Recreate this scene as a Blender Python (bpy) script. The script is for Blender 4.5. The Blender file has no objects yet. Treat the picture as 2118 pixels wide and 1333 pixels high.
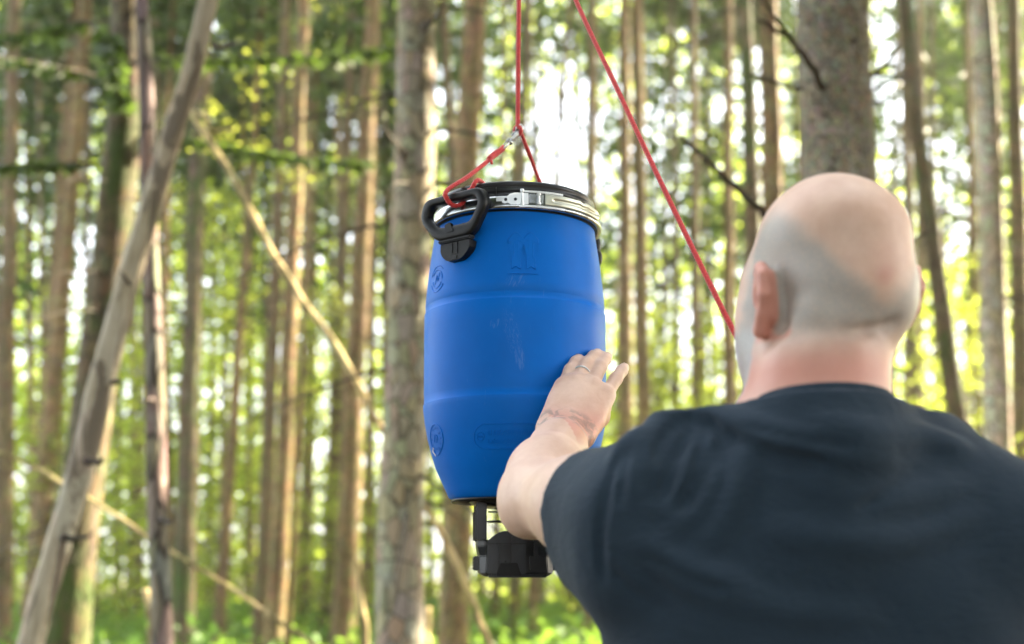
import bpy, bmesh, math, random
import numpy as np
from mathutils import Vector, Matrix, noise

random.seed(7)
RNG = np.random.default_rng(7)
S = bpy.context.scene
COL = S.collection
R = math.radians

# ------------------------------------------------------------------ camera
CAM_H, PITCH, FPX, PW, PH = 1.38, R(12.0), 2400.0, 2118.0, 1333.0
cam_data = bpy.data.cameras.new('camera')
cam = bpy.data.objects.new('camera', cam_data)
COL.objects.link(cam)
cam.location = (0, 0, CAM_H)
cam.rotation_euler = (R(90) + PITCH, 0, 0)
cam_data.sensor_width = 36.0
cam_data.lens = 36.0 * FPX / PW
cam_data.clip_start, cam_data.clip_end = 0.05, 1500
cam_data.dof.use_dof = True
cam_data.dof.focus_distance = 1.69
cam_data.dof.aperture_fstop = 2.55
S.camera = cam

# ------------------------------------------------------------------ world, sun, exposure
SUN_ELEV, SUN_AZ = R(31), R(60)            # azimuth from +Y (view direction) towards +X (right)
world = bpy.data.worlds.new('World')
S.world = world
world.use_nodes = True
wn = world.node_tree
sky = wn.nodes.new('ShaderNodeTexSky')
sky.sky_type = 'NISHITA'
sky.sun_disc = False
sky.sun_elevation = SUN_ELEV
sky.sun_rotation = SUN_AZ
sky.air_density, sky.dust_density, sky.ozone_density = 1.0, 3.0, 0.6
veil = wn.nodes.new('ShaderNodeMix')                 # thin bright summer haze over the blue
veil.data_type = 'RGBA'
veil.inputs[0].default_value = 0.5
veil.inputs[7].default_value = (8.9, 9.1, 9.3, 1)
wn.links.new(sky.outputs['Color'], veil.inputs[6])
wn.links.new(veil.outputs[2], wn.nodes['Background'].inputs['Color'])
wn.nodes['Background'].inputs['Strength'].default_value = 0.075
sun_data = bpy.data.lights.new('sun', 'SUN')
sun_data.energy = 5.0
sun_data.angle = R(0.53)
sun_data.color = (1.0, 0.86, 0.62)
sun = bpy.data.objects.new('sun', sun_data)
COL.objects.link(sun)
SUN_DIR = Vector((math.sin(SUN_AZ) * math.cos(SUN_ELEV), math.cos(SUN_AZ) * math.cos(SUN_ELEV), math.sin(SUN_ELEV)))
sun.location = SUN_DIR * 60
sun.rotation_euler = SUN_DIR.to_track_quat('Z', 'Y').to_euler()
S.view_settings.view_transform = 'Standard'
S.view_settings.look = 'None'
S.view_settings.gamma = 1.0
S.view_settings.use_curve_mapping = False
S.view_settings.exposure = 3.35
cy = S.cycles
cy.use_denoising = True
cy.max_bounces = 8
cy.diffuse_bounces = 4
cy.glossy_bounces = 3
cy.transmission_bounces = 4
cy.transparent_max_bounces = 8
cy.caustics_reflective = False
cy.caustics_refractive = False
cy.sample_clamp_indirect = 6.0

# ------------------------------------------------------------------ helpers
def ray(px, py):
    u, v = (px - PW / 2) / FPX, (PH / 2 - py) / FPX
    c, s = math.cos(PITCH), math.sin(PITCH)
    return np.array([u, c - v * s, s + v * c])

def at(px, py, Y):
    """world point that stands Y metres ahead of the camera and shows at photo pixel px, py"""
    d = ray(px, py)
    return np.array([0, 0, CAM_H]) + d * (Y / d[1])

def link(name, mesh, parent=None, mat=None):
    o = bpy.data.objects.new(name, mesh)
    COL.objects.link(o)
    if parent is not None:
        o.parent = parent
    if mat is not None and mesh is not None and not mesh.materials:
        mesh.materials.append(mat)
    return o

def tag(o, label=None, cat=None, group=None, kind=None):
    if label: o['label'] = label
    if cat: o['category'] = cat
    if group: o['group'] = group
    if kind: o['kind'] = kind
    return o

def thing(name, loc, label, cat, group=None, rotz=0.0):
    o = bpy.data.objects.new(name, None)
    COL.objects.link(o)
    o.empty_display_size = 0.1
    o.location = loc
    o.rotation_euler = (0, 0, rotz)
    return tag(o, label, cat, group)

def mesh_np(name, V, F, mat=None, smooth=True):
    """V (n,3), F (m,3 or 4) or list of lists"""
    me = bpy.data.meshes.new(name)
    V = np.asarray(V, dtype=np.float32)
    if isinstance(F, np.ndarray):
        k = F.shape[1]
        me.vertices.add(len(V)); me.vertices.foreach_set('co', V.ravel())
        me.loops.add(F.size); me.loops.foreach_set('vertex_index', F.astype(np.int32).ravel())
        me.polygons.add(len(F))
        me.polygons.foreach_set('loop_start', np.arange(0, F.size, k, dtype=np.int32))
        me.polygons.foreach_set('loop_total', np.full(len(F), k, dtype=np.int32))
        me.update(calc_edges=True)
    else:
        me.from_pydata(V.tolist(), [], F)
        me.update()
    me.polygons.foreach_set('use_smooth', np.full(len(me.polygons), smooth))
    if mat: me.materials.append(mat)
    return me

def mesh_bm(name, bm, mat=None, smooth=False):
    me = bpy.data.meshes.new(name)
    bmesh.ops.recalc_face_normals(bm, faces=bm.faces)
    bm.to_mesh(me); bm.free()
    if smooth:
        me.polygons.foreach_set('use_smooth', np.full(len(me.polygons), True))
    if mat: me.materials.append(mat)
    return me

def frames(P):
    P = np.asarray(P, float)
    T = np.gradient(P, axis=0)
    T /= np.linalg.norm(T, axis=1)[:, None] + 1e-12
    N = np.zeros_like(P)
    a = np.array([1.0, 0, 0]) if abs(T[0][0]) < 0.8 else np.array([0, 1.0, 0])
    n = a - T[0] * a.dot(T[0]); n /= np.linalg.norm(n); N[0] = n
    for i in range(1, len(P)):
        n = N[i - 1] - T[i] * N[i - 1].dot(T[i])
        N[i] = n / (np.linalg.norm(n) + 1e-12)
    return T, N, np.cross(T, N)

def tube_arrays(P, rad, seg=12, mod=None, caps=True):
    """tube along P; rad scalar/array; mod(i_array, theta_array)->multiplier"""
    P = np.asarray(P, float); n = len(P)
    rad = np.broadcast_to(np.asarray(rad, float), (n,))
    T, N, B = frames(P)
    th = np.linspace(0, 2 * math.pi, seg, endpoint=False)
    rr = rad[:, None] * np.ones((n, seg))
    if mod is not None:
        rr = rr * mod(np.arange(n)[:, None], th[None, :])
    V = P[:, None, :] + rr[..., None] * (np.cos(th)[None, :, None] * N[:, None, :] + np.sin(th)[None, :, None] * B[:, None, :])
    V = V.reshape(-1, 3)
    i = np.arange(n - 1)[:, None]; j = np.arange(seg)[None, :]
    F = np.stack([i * seg + j, i * seg + (j + 1) % seg, (i + 1) * seg + (j + 1) % seg, (i + 1) * seg + j], -1).reshape(-1, 4)
    if caps:
        c0, c1 = len(V), len(V) + 1
        V = np.vstack([V, P[0], P[-1]])
        jj = np.arange(seg); j2 = (jj + 1) % seg
        F = np.vstack([F, np.stack([np.full(seg, c0), j2, jj, jj], -1) * 1, np.stack([np.full(seg, c1), (n - 1) * seg + jj, (n - 1) * seg + j2, (n - 1) * seg + j2], -1)])
    return V, F

def join_arrays(parts):
    Vs, Fs, o = [], [], 0
    for V, F in parts:
        Vs.append(V); Fs.append(F + o); o += len(V)
    return np.vstack(Vs), np.vstack(Fs)

def clean(V, F):
    """to lists, dropping doubled corner of degenerate quads (cap triangles)"""
    out = []
    for f in F.tolist():
        out.append(f[:3] if f[2] == f[3] else f)
    return V, out

def tube(name, P, rad, mat, seg=12, mod=None, parent=None, caps=True, smooth=True):
    V, F = tube_arrays(P, rad, seg, mod, caps)
    if caps: V, F = clean(V, F)
    return link(name, mesh_np(name, V, F, mat, smooth), parent)

def catmull(pts, n=12):
    p = np.asarray(pts, float)
    p = np.vstack([2 * p[0] - p[1], p, 2 * p[-1] - p[-2]])
    out = []
    for i in range(1, len(p) - 2):
        t = np.linspace(0, 1, n, endpoint=False)[:, None]
        a, b, c, d = p[i - 1], p[i], p[i + 1], p[i + 2]
        out.append(0.5 * ((2 * b) + (c - a) * t + (2 * a - 5 * b + 4 * c - d) * t ** 2 + (-a + 3 * b - 3 * c + d) * t ** 3))
    out.append(p[-2][None])
    return np.vstack(out)

def resample(P, step):
    L = np.concatenate([[0], np.cumsum(np.linalg.norm(np.diff(P, axis=0), axis=1))])
    s = np.linspace(0, L[-1], max(4, int(L[-1] / step) + 1))
    return np.stack([np.interp(s, L, P[:, k]) for k in range(3)], 1)

# ------------------------------------------------------------------ materials
class NT:
    def __init__(self, name):
        self.m = bpy.data.materials.new(name); self.m.use_nodes = True
        self.t = self.m.node_tree; self.b = self.t.nodes['Principled BSDF']; self.out = self.t.nodes['Material Output']
    def n(self, kind, **kw):
        x = self.t.nodes.new('ShaderNode' + kind)
        for k, v in kw.items():
            if k in x.inputs.keys(): x.inputs[k].default_value = v
            else: setattr(x, k, v)
        return x
    def l(self, a, b): self.t.links.new(a, b)
    def coords(self, scale=(1, 1, 1), loc=(0, 0, 0)):
        tc = self.n('TexCoord'); mp = self.n('Mapping')
        mp.inputs['Scale'].default_value = scale; mp.inputs['Location'].default_value = loc
        self.l(tc.outputs['Object'], mp.inputs['Vector']); return mp.outputs['Vector']
    def noise(self, vec, scale, detail=4, rough=0.55, dist=0.0):
        x = self.n('TexNoise'); x.inputs['Scale'].default_value = scale; x.inputs['Detail'].default_value = detail
        x.inputs['Roughness'].default_value = rough; x.inputs['Distortion'].default_value = dist
        self.l(vec, x.inputs['Vector']); return x.outputs['Fac']
    def vor(self, vec, scale, feature='F1', out='Distance', rnd=1.0):
        x = self.n('TexVoronoi'); x.feature = feature; x.inputs['Scale'].default_value = scale
        x.inputs['Randomness'].default_value = rnd
        self.l(vec, x.inputs['Vector']); return x.outputs[out]
    def ramp(self, fac, stops, interp='LINEAR'):
        x = self.n('ValToRGB'); e = x.color_ramp.elements; x.color_ramp.interpolation = interp
        while len(e) < len(stops): e.new(0.5)
        for k, (p, c) in enumerate(stops):
            e[k].position = p; e[k].color = (*c, 1) if len(c) == 3 else c
        self.l(fac, x.inputs['Fac']); return x.outputs['Color']
    def step(self, fac, a, b):
        x = self.n('MapRange'); x.interpolation_type = 'SMOOTHSTEP'
        x.inputs['From Min'].default_value = a; x.inputs['From Max'].default_value = b
        self.l(fac, x.inputs['Value']); return x.outputs['Result']
    def mix(self, fac, a, b, mode='MIX'):
        x = self.n('Mix'); x.data_type = 'RGBA'; x.blend_type = mode
        for v, i in ((fac, 0), (a, 6), (b, 7)):
            if isinstance(v, (int, float)): x.inputs[i].default_value = v
            elif isinstance(v, tuple): x.inputs[i].default_value = (*v, 1)
            else: self.l(v, x.inputs[i])
        return x.outputs[2]
    def math(self, op, a, b=0.0):
        x = self.n('Math'); x.operation = op
        for i, v in enumerate((a, b)):
            if isinstance(v, (int, float)): x.inputs[i].default_value = v
            else: self.l(v, x.inputs[i])
        return x.outputs[0]
    def attr(self, name):
        x = self.n('Attribute'); x.attribute_name = name; return x.outputs['Fac']
    def rnd(self):
        return self.n('ObjectInfo').outputs['Random']
    def bump(self, h, strength=0.4, dist=0.01):
        x = self.n('Bump'); x.inputs['Strength'].default_value = strength; x.inputs['Distance'].default_value = dist
        self.l(h, x.inputs['Height']); self.l(x.outputs['Normal'], self.b.inputs['Normal']); return x
    def color(self, c):
        if isinstance(c, tuple): self.b.inputs['Base Color'].default_value = (*c, 1)
        else: self.l(c, self.b.inputs['Base Color'])
    def set(self, **kw):
        for k, v in kw.items():
            i = self.b.inputs[k.replace('_', ' ')]
            if isinstance(v, (int, float, tuple)): i.default_value = v
            else: self.l(v, i)

def simple(name, col, rough=0.5, metal=0.0, bump=0.0, bscale=60, var=0.15, coat=0.0, spec=0.5):
    m = NT(name); v = m.coords()
    f = m.noise(v, bscale * 0.2, 4)
    dark = tuple(c * (1 - var) for c in col); lite = tuple(min(1, c * (1 + var)) for c in col)
    m.color(m.ramp(f, [(0.3, dark), (0.7, lite)]))
    rr = m.noise(v, bscale * 0.6, 3)
    x = m.n('MapRange'); x.inputs['To Min'].default_value = rough * 0.8; x.inputs['To Max'].default_value = min(1, rough * 1.2)
    m.l(rr, x.inputs['Value']); m.l(x.outputs['Result'], m.b.inputs['Roughness'])
    m.set(Metallic=metal, Coat_Weight=coat, Specular_IOR_Level=spec)
    if bump: m.bump(m.noise(v, bscale, 5), bump, 0.002)
    return m.m

def bark(name, c0, c1, c2, vs=(1, 1, 0.35), scale=9.0, plates=22, moss=0.0, spots=0.0, bump=0.8, bd=0.02, lichen=0.0, grain=0.0):
    """c0 dark cracks, c1 middle, c2 light flakes"""
    m = NT(name); v = m.coords(vs)
    big = m.noise(v, scale * 0.3, 5); mid = m.noise(v, scale, 6, 0.65, 0.4)
    pl = m.vor(v, plates, 'DISTANCE_TO_EDGE', 'Distance'); cell = m.vor(v, plates, 'F1', 'Color')
    f = m.mix(0.5, big, mid)
    col = m.ramp(f, [(0.28, c0), (0.5, c1), (0.72, c2)])
    col = m.mix(0.18, col, m.mix(1.0, col, cell, 'SOFT_LIGHT'))
    crack = m.step(pl, 0.0, 0.09)
    if grain:
        gv = m.coords((1, 1, 0.04)); g = m.noise(gv, 70, 5, 0.7, 0.3)
        col = m.mix(grain, col, m.ramp(g, [(0.35, c0), (0.6, c2)]))
        patch = m.step(m.noise(m.coords((1, 1, 0.3), (3, 1, 5)), 5.5, 4, 0.65, 1.0), 0.49, 0.54)
        col = m.mix(patch, col, m.mix(g, tuple(x * 0.18 for x in c1), tuple(x * 0.65 for x in c1)))
    else:
        col = m.mix(crack, tuple(x * 0.6 for x in c0), col)
    if spots:
        sp = m.vor(m.coords((1, 1, 0.9)), 7.0, 'F1', 'Distance'); sp = m.step(sp, 0.20, 0.11)
        col = m.mix(m.math('MULTIPLY', sp, spots), col, tuple(x * 0.45 for x in c0))
    if lichen:
        li = m.step(m.noise(m.coords((1, 1, 0.7), (7, 2, 0)), 13, 4), 0.56, 0.66)
        col = m.mix(m.math('MULTIPLY', li, lichen), col, (0.34, 0.36, 0.30))
    if moss:
        mo = m.step(m.noise(m.coords((1, 1, 0.5), (4, 9, 2)), 3.2, 5, 0.65), 0.62 - 0.25 * moss, 0.78 - 0.2 * moss)
        col = m.mix(m.math('MULTIPLY', mo, min(1, moss * 1.4)), col, (0.045, 0.085, 0.014))
    rv = m.math('ADD', m.math('MULTIPLY', m.rnd(), 0.35), 0.82)
    hsv = m.n('HueSaturation'); m.l(rv, hsv.inputs['Value']); m.l(col, hsv.inputs['Color'])
    m.color(hsv.outputs['Color']); m.set(Roughness=0.85, Specular_IOR_Level=0.25)
    h = m.math('ADD', m.math('MULTIPLY', mid, 0.7), m.math('MULTIPLY', crack, 0.0 if grain else 0.5))
    m.bump(h, bump, bd)
    return m.m

def leafmat(name, c_lo, c_hi, trans, tw=0.5, rough=0.5, clump=1.3):
    m = NT(name); v = m.coords()
    f = m.noise(v, clump, 3); g = m.n('NewGeometry')
    f2 = m.math('ADD', m.math('MULTIPLY', f, 0.6), m.math('MULTIPLY', g.outputs['Random Per Island'], 0.4))
    col = m.ramp(f2, [(0.25, c_lo), (0.75, c_hi)])
    m.color(col); m.set(Roughness=rough, Specular_IOR_Level=0.35)
    tr = m.n('BsdfTranslucent')
    tc = m.ramp(f2, [(0.2, tuple(x * 0.7 for x in trans)), (0.8, trans)])
    m.l(tc, tr.inputs['Color'])
    ms = m.n('MixShader'); ms.inputs['Fac'].default_value = tw
    m.l(m.b.outputs['BSDF'], ms.inputs[1]); m.l(tr.outputs['BSDF'], ms.inputs[2]); m.l(ms.outputs['Shader'], m.out.inputs['Surface'])
    return m.m

M = {}
M['spruce_bark'] = bark('spruce bark', (0.055, 0.041, 0.020), (0.16, 0.122, 0.064), (0.28, 0.215, 0.118), plates=26, moss=0.25)
M['brown_bark'] = bark('brown pine bark', (0.060, 0.042, 0.019), (0.19, 0.135, 0.063), (0.34, 0.25, 0.125), plates=20, moss=0.1)
M['mossy_bark'] = bark('mossy bark', (0.045, 0.036, 0.02), (0.115, 0.092, 0.052), (0.19, 0.155, 0.095), plates=18, moss=0.6)
M['pale_bark'] = bark('pale spotted bark', (0.20, 0.172, 0.115), (0.37, 0.33, 0.235), (0.49, 0.445, 0.34), vs=(1, 1, 0.6), plates=14, spots=0.85, lichen=0.55, moss=0.12, bump=0.5)
M['flaky_bark'] = bark('flaky spruce bark', (0.09, 0.076, 0.053), (0.26, 0.228, 0.165), (0.43, 0.385, 0.29), vs=(1, 1, 0.8), scale=22, plates=42, moss=0.2, lichen=0.35, bump=1.0, bd=0.03)
M['grey_dead_bark'] = bark('grey dead bark', (0.07, 0.057, 0.046), (0.165, 0.138, 0.112), (0.265, 0.232, 0.195), vs=(1, 1, 0.25), plates=14, moss=0.15, lichen=0.3)
M['bare_wood'] = bark('weathered bare wood', (0.24, 0.19, 0.135), (0.48, 0.40, 0.30), (0.62, 0.55, 0.44), vs=(1, 1, 0.3), scale=6, plates=8, moss=0.22, grain=0.5, bump=0.9, bd=0.03)
M['dry_stick'] = bark('dry pale stick', (0.30, 0.22, 0.10), (0.48, 0.38, 0.18), (0.60, 0.50, 0.26), plates=10, moss=0.3, grain=0.4, bump=0.3)
M['dead_twig'] = bark('dead twig', (0.03, 0.024, 0.018), (0.075, 0.06, 0.045), (0.13, 0.105, 0.08), plates=30, bump=0.4)
M['needles'] = leafmat('spruce needles', (0.025, 0.05, 0.014), (0.06, 0.105, 0.025), (0.13, 0.21, 0.03), 0.38)
M['beech_leaf'] = leafmat('beech leaves', (0.045, 0.10, 0.016), (0.095, 0.165, 0.026), (0.50, 0.60, 0.07), 0.62)
M['sunlit_leaf'] = leafmat('sunlit yellow leaves', (0.07, 0.115, 0.02), (0.13, 0.165, 0.03), (0.46, 0.52, 0.07), 0.55)  # yellow glow of sunlit leaves put into the leaf colour
M['far_leaf'] = leafmat('far forest leaves', (0.035, 0.09, 0.018), (0.11, 0.18, 0.03), (0.62, 0.76, 0.10), 0.66, clump=0.30)
M['herb'] = leafmat('ground herbs', (0.05, 0.12, 0.02), (0.09, 0.19, 0.03), (0.24, 0.40, 0.05), 0.5)

def barrel_blue():
    m = NT('blue polyethylene'); v = m.coords()
    f = m.noise(v, 6, 4); 
    col = m.ramp(f, [(0.3, (0.0003, 0.118, 0.50)), (0.7, (0.0005, 0.150, 0.61))])
    # rubbed pale scuffs with their own place: a slanting scratch group below the upper band
    def scuff(cx, cz, sx, sz, slant, sc, lo, hi):
        tc = m.n('TexCoord'); sep = m.n('SeparateXYZ'); m.l(tc.outputs['Object'], sep.inputs[0])
        dx = m.math('SUBTRACT', m.math('SUBTRACT', sep.outputs[0], cx), m.math('MULTIPLY', m.math('SUBTRACT', sep.outputs[2], cz), slant))
        dz = m.math('SUBTRACT', sep.outputs[2], cz)
        e = m.math('ADD', m.math('POWER', m.math('ABSOLUTE', m.math('DIVIDE', dx, sx)), 2.0), m.math('POWER', m.math('ABSOLUTE', m.math('DIVIDE', dz, sz)), 2.0))
        front = m.step(sep.outputs[1], 0.0, -0.05)
        mask = m.step(e, 1.0, 0.15)
        comb = m.n('CombineXYZ'); m.l(m.math('MULTIPLY', dx, sc), comb.inputs[0]); m.l(m.math('MULTIPLY', dz, sc * 0.14), comb.inputs[2])
        n = m.noise(comb.outputs[0], 1.0, 5, 0.7)
        return m.math('MULTIPLY', m.math('MULTIPLY', mask, m.step(n, lo, hi)), front)
    s1 = scuff(-0.004, 0.240, 0.015, 0.050, -0.24, 900, 0.50, 0.66)
    s2 = scuff(0.007, 0.202, 0.009, 0.022, -0.1, 420, 0.42, 0.62)
    s3 = scuff(0.002, 0.322, 0.020, 0.012, 0.4, 300, 0.50, 0.62)
    s4 = scuff(-0.030, 0.256, 0.010, 0.009, 0.2, 350, 0.48, 0.62)
    tot = m.math('MAXIMUM', m.math('MAXIMUM', s1, s2), m.math('MAXIMUM', s3, s4))
    fine = m.step(m.noise(m.coords((60, 60, 6)), 4.0, 3, 0.7), 0.66, 0.74)
    tot = m.math('MAXIMUM', m.math('MULTIPLY', tot, 0.22), m.math('MULTIPLY', fine, 0.10))
    col = m.mix(tot, col, (0.24, 0.36, 0.60))
    m.color(col)
    r = m.n('MapRange'); r.inputs['To Min'].default_value = 0.38; r.inputs['To Max'].default_value = 0.50
    m.l(m.noise(v, 25, 4), r.inputs['Value'])
    m.l(m.math('ADD', r.outputs['Result'], m.math('MULTIPLY', tot, 0.3)), m.b.inputs['Roughness'])
    m.set(Specular_IOR_Level=0.11)
    m.bump(m.noise(v, 45, 4), 0.06, 0.002)
    return m.m
M['blue'] = barrel_blue()
M['black_plastic'] = simple('black plastic', (0.006, 0.0065, 0.0075), 0.42, bump=0.12, bscale=240, spec=0.25)
M['feeder_grey'] = simple('dark grey feeder plastic', (0.022, 0.026, 0.032), 0.32, bump=0.02, bscale=200, spec=0.4)
M['black_lid'] = simple('black lid plastic', (0.008, 0.009, 0.011), 0.30, bump=0.05, bscale=120, spec=0.4)
M['black_gloss'] = simple('black smooth plastic', (0.011, 0.0135, 0.017), 0.3, bump=0.02, bscale=200, spec=0.4)
M['zinc'] = simple('galvanised steel', (0.42, 0.44, 0.45), 0.22, 1.0, 0.06, 90, 0.10)
M['zinc_bright'] = simple('bright zinc plate', (0.66, 0.68, 0.68), 0.38, 0.9, 0.05, 90, 0.06)
M['zinc_yellow'] = simple('yellow passivated steel', (0.52, 0.53, 0.44), 0.36, 0.9, 0.06, 90, 0.12)
M['chip'] = simple('torn paper label', (0.62, 0.55, 0.45), 0.8, bump=0.3, bscale=200, var=0.3)
def rope_mat():
    m = NT('red braided cord'); v = m.coords()
    c = m.ramp(m.noise(v, 260, 3), [(0.3, (0.42, 0.012, 0.014)), (0.7, (0.66, 0.032, 0.03))])
    m.color(c); m.set(Roughness=0.62, Sheen_Weight=0.25); m.bump(m.noise(v, 900, 2), 0.3, 0.0006)
    return m.m
M['rope'] = rope_mat()
def skin_mat():
    m = NT('skin'); v = m.coords()
    mott = m.noise(v, 28, 5, 0.65); fine = m.noise(v, 330, 4, 0.8)
    base = m.ramp(mott, [(0.25, (0.56, 0.35, 0.26)), (0.75, (0.71, 0.51, 0.40))])
    base = m.mix(m.attr('flush'), base, (0.55, 0.22, 0.17))
    base = m.mix(m.attr('spot'), base, (0.50, 0.23, 0.18))
    stub = m.math('MULTIPLY', m.attr('stubble'), m.math('ADD', 0.25, m.math('MULTIPLY', fine, 1.3)))
    base = m.mix(stub, base, (0.31, 0.305, 0.285))
    base = m.mix(m.attr('beard'), base, m.mix(fine, (0.20, 0.20, 0.20), (0.55, 0.55, 0.54)))
    ink = m.math('MULTIPLY', m.attr('ink'), m.step(m.noise(m.coords((1, 1, 1), (3, 3, 3)), 60, 5, 0.65, 0.5), 0.45, 0.58))
    base = m.mix(m.math('MULTIPLY', ink, 0.48), base, (0.09, 0.12, 0.12))
    base = m.mix(m.attr('dark'), base, (0.05, 0.03, 0.025))
    base = m.mix(m.attr('white'), base, (0.75, 0.72, 0.68))
    m.color(base)
    m.set(Roughness=0.46, Specular_IOR_Level=0.42, Subsurface_Weight=0.06, Subsurface_Radius=(1.0, 0.35, 0.2), Subsurface_Scale=0.006)
    h = m.math('ADD', m.math('MULTIPLY', mott, 0.6), m.math('MULTIPLY', fine, 0.35))
    m.bump(h, 0.22, 0.0025)
    return m.m
M['skin'] = skin_mat()
def cloth(name, a, b, sheen=0.06):
    m = NT(name); v = m.coords()
    col = m.ramp(m.noise(v, 5, 5), [(0.3, a), (0.7, b)])
    m.color(col); m.set(Roughness=0.9, Specular_IOR_Level=0.2, Sheen_Weight=sheen, Sheen_Roughness=0.5)
    wv = m.noise(m.coords((1, 1, 1)), 900, 2)
    fold = m.noise(m.coords((1.0, 1.0, 0.55)), 11, 3, 0.5, 0.6)
    fine = m.noise(m.coords((1.0, 1.0, 2.2), (5, 1, 2)), 34, 3, 0.5, 1.6)
    h = m.math('ADD', m.math('MULTIPLY', wv, 0.03), m.math('ADD', m.math('MULTIPLY', fold, 0.5), m.math('MULTIPLY', fine, 0.13)))
    m.bump(h, 0.75, 0.014)
    return m.m
M['shirt'] = cloth('dark slate cotton', (0.0145, 0.0265, 0.041), (0.020, 0.0345, 0.052))
M['trousers'] = cloth('grey work cotton', (0.05, 0.05, 0.045), (0.07, 0.07, 0.062))
M['leather'] = simple('brown boot leather', (0.07, 0.045, 0.03), 0.5, bump=0.3, bscale=80)
M['sole'] = simple('boot sole rubber', (0.02, 0.02, 0.02), 0.8)
def ground_mat():
    m = NT('forest floor'); v = m.coords()
    f = m.mix(0.5, m.noise(v, 0.6, 5), m.noise(v, 14, 6, 0.7))
    c = m.ramp(f, [(0.32, (0.04, 0.028, 0.016)), (0.48, (0.10, 0.07, 0.038)), (0.62, (0.075, 0.085, 0.03)), (0.75, (0.05, 0.10, 0.025))])
    m.color(c); m.set(Roughness=0.95); m.bump(m.noise(v, 30, 6, 0.7), 0.9, 0.05)
    return m.m
M['ground'] = ground_mat()

# ================================================================== SETTING
def ground_z(x, y):
    return 0.10 * noise.noise((x * 0.12, y * 0.12, 0)) + 0.03 * noise.noise((x * 0.6, y * 0.6, 3))
def build_ground():
    xs = np.concatenate([[-170, -140, -100], np.arange(-60, 60.1, 1.5), [100, 140, 170]])
    ys = np.concatenate([[-170, -110, -40], np.arange(-15, 80.1, 1.5), [100, 140, 170]])
    V = [(x, y, ground_z(x, y) if abs(x) < 61 and -16 < y < 81 else 0.0) for y in ys for x in xs]
    nx, ny = len(xs), len(ys)
    i, j = np.meshgrid(np.arange(ny - 1), np.arange(nx - 1), indexing='ij')
    F = np.stack([i * nx + j, i * nx + j + 1, (i + 1) * nx + j + 1, (i + 1) * nx + j], -1).reshape(-1, 4)
    tag(link('forest_floor', mesh_np('forest_floor', V, F, M['ground'])), kind='structure')
build_ground()

# ------------------------------------------------------------------ leaf and crown meshes
def quads(centers, size_u, size_v, U, Vv):
    """one quad per centre; U, Vv unit direction arrays; size along each"""
    a = U * (size_u / 2)[:, None]; b = Vv * (size_v / 2)[:, None]
    P = np.stack([centers - a * 0.25 - b, centers + a - b * 0.1, centers + a * 0.25 + b, centers - a + b * 0.1], 1).reshape(-1, 3)
    F = np.arange(len(centers) * 4, dtype=np.int32).reshape(-1, 4)
    return P, F

def unit(n, rng, flat=0.0):
    v = rng.normal(size=(n, 3)); v[:, 2] *= (1 - flat)
    return v / np.linalg.norm(v, axis=1)[:, None]

def ortho(U, rng):
    w = rng.normal(size=U.shape); w -= U * (w * U).sum(1)[:, None]
    return w / np.linalg.norm(w, axis=1)[:, None]

def leaf_cloud(rng, C, n_per, rad, size, flat=0.4):
    """n_per leaves round each clump centre"""
    k = len(C) * n_per
    P = np.repeat(C, n_per, 0) + rng.normal(size=(k, 3)) * np.array([rad, rad, rad * 0.55])
    U = unit(k, rng, flat); W = ortho(U, rng)
    s = size * rng.uniform(0.6, 1.35, k)
    return quads(P, s, s * 0.62, U, W)

def spray_branch(rng, p0, az, L, droop, dens=1.0, fine=1.0):
    """points for one spruce branch: woody spine and hanging needle sprays"""
    n = 7
    t = np.linspace(0, 1, n)
    d = np.array([math.cos(az), math.sin(az), 0])
    spine = p0 + d * (L * t)[:, None]
    spine[:, 2] += -droop * L * t ** 1.4 + 0.10 * L * t ** 3
    m = max(4, int(L * 13 * dens))
    tt = rng.uniform(0.12, 1.0, m)
    base = np.stack([np.interp(tt, t, spine[:, q]) for q in range(3)], 1)
    side = np.array([-d[1], d[0], 0]) * rng.choice([-1, 1], m)[:, None]
    out = d * rng.uniform(0.2, 0.9, m)[:, None] + side * rng.uniform(0.2, 1.0, m)[:, None] + np.array([0, 0, -1]) * rng.uniform(0.15, 0.9, m)[:, None]
    out /= np.linalg.norm(out, axis=1)[:, None]
    ln = fine * rng.uniform(0.25, 0.5, m) * (0.5 + 0.5 * min(1.5, L))
    c = base + out * (ln / 2)[:, None]
    W = ortho(out, rng)
    q = quads(c, ln, ln * rng.uniform(0.22, 0.42, m), out, W)
    w = tube_arrays(spine, np.linspace(0.022, 0.005, n) * (0.4 + 0.3 * L), 3, caps=False)
    return q, w

def two_mat(name, A, B, ma, mb):
    V, F = join_arrays([A, B])
    me = mesh_np(name, V, F, None, False)
    me.materials.append(ma); me.materials.append(mb)
    idx = np.zeros(len(F), dtype=np.int32); idx[len(A[1]):] = 1
    me.polygons.foreach_set('material_index', idx)
    return me

def spruce_crown(seed, H=12.0, Rm=2.3, step=0.42):
    rng = np.random.default_rng(seed)
    Q, W = [], []
    z = 0.0
    while z < H - 0.3:
        f = 1 - z / H
        L0 = Rm * (f ** 0.75) * (0.62 + 0.38 * min(1, z / 2.0 + 0.35))
        for k in range(rng.integers(4, 7)):
            L = L0 * rng.uniform(0.55, 1.15)
            q, w = spray_branch(rng, np.array([0, 0, z + rng.uniform(-.15, .15)]), rng.uniform(0, 2 * math.pi), L, rng.uniform(0.15, 0.45))
            Q.append(q); W.append(w)
        z += step * rng.uniform(0.8, 1.25)
    return two_mat('spruce_crown', join_arrays(Q), join_arrays(W), M['needles'], M['dead_twig'])

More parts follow.
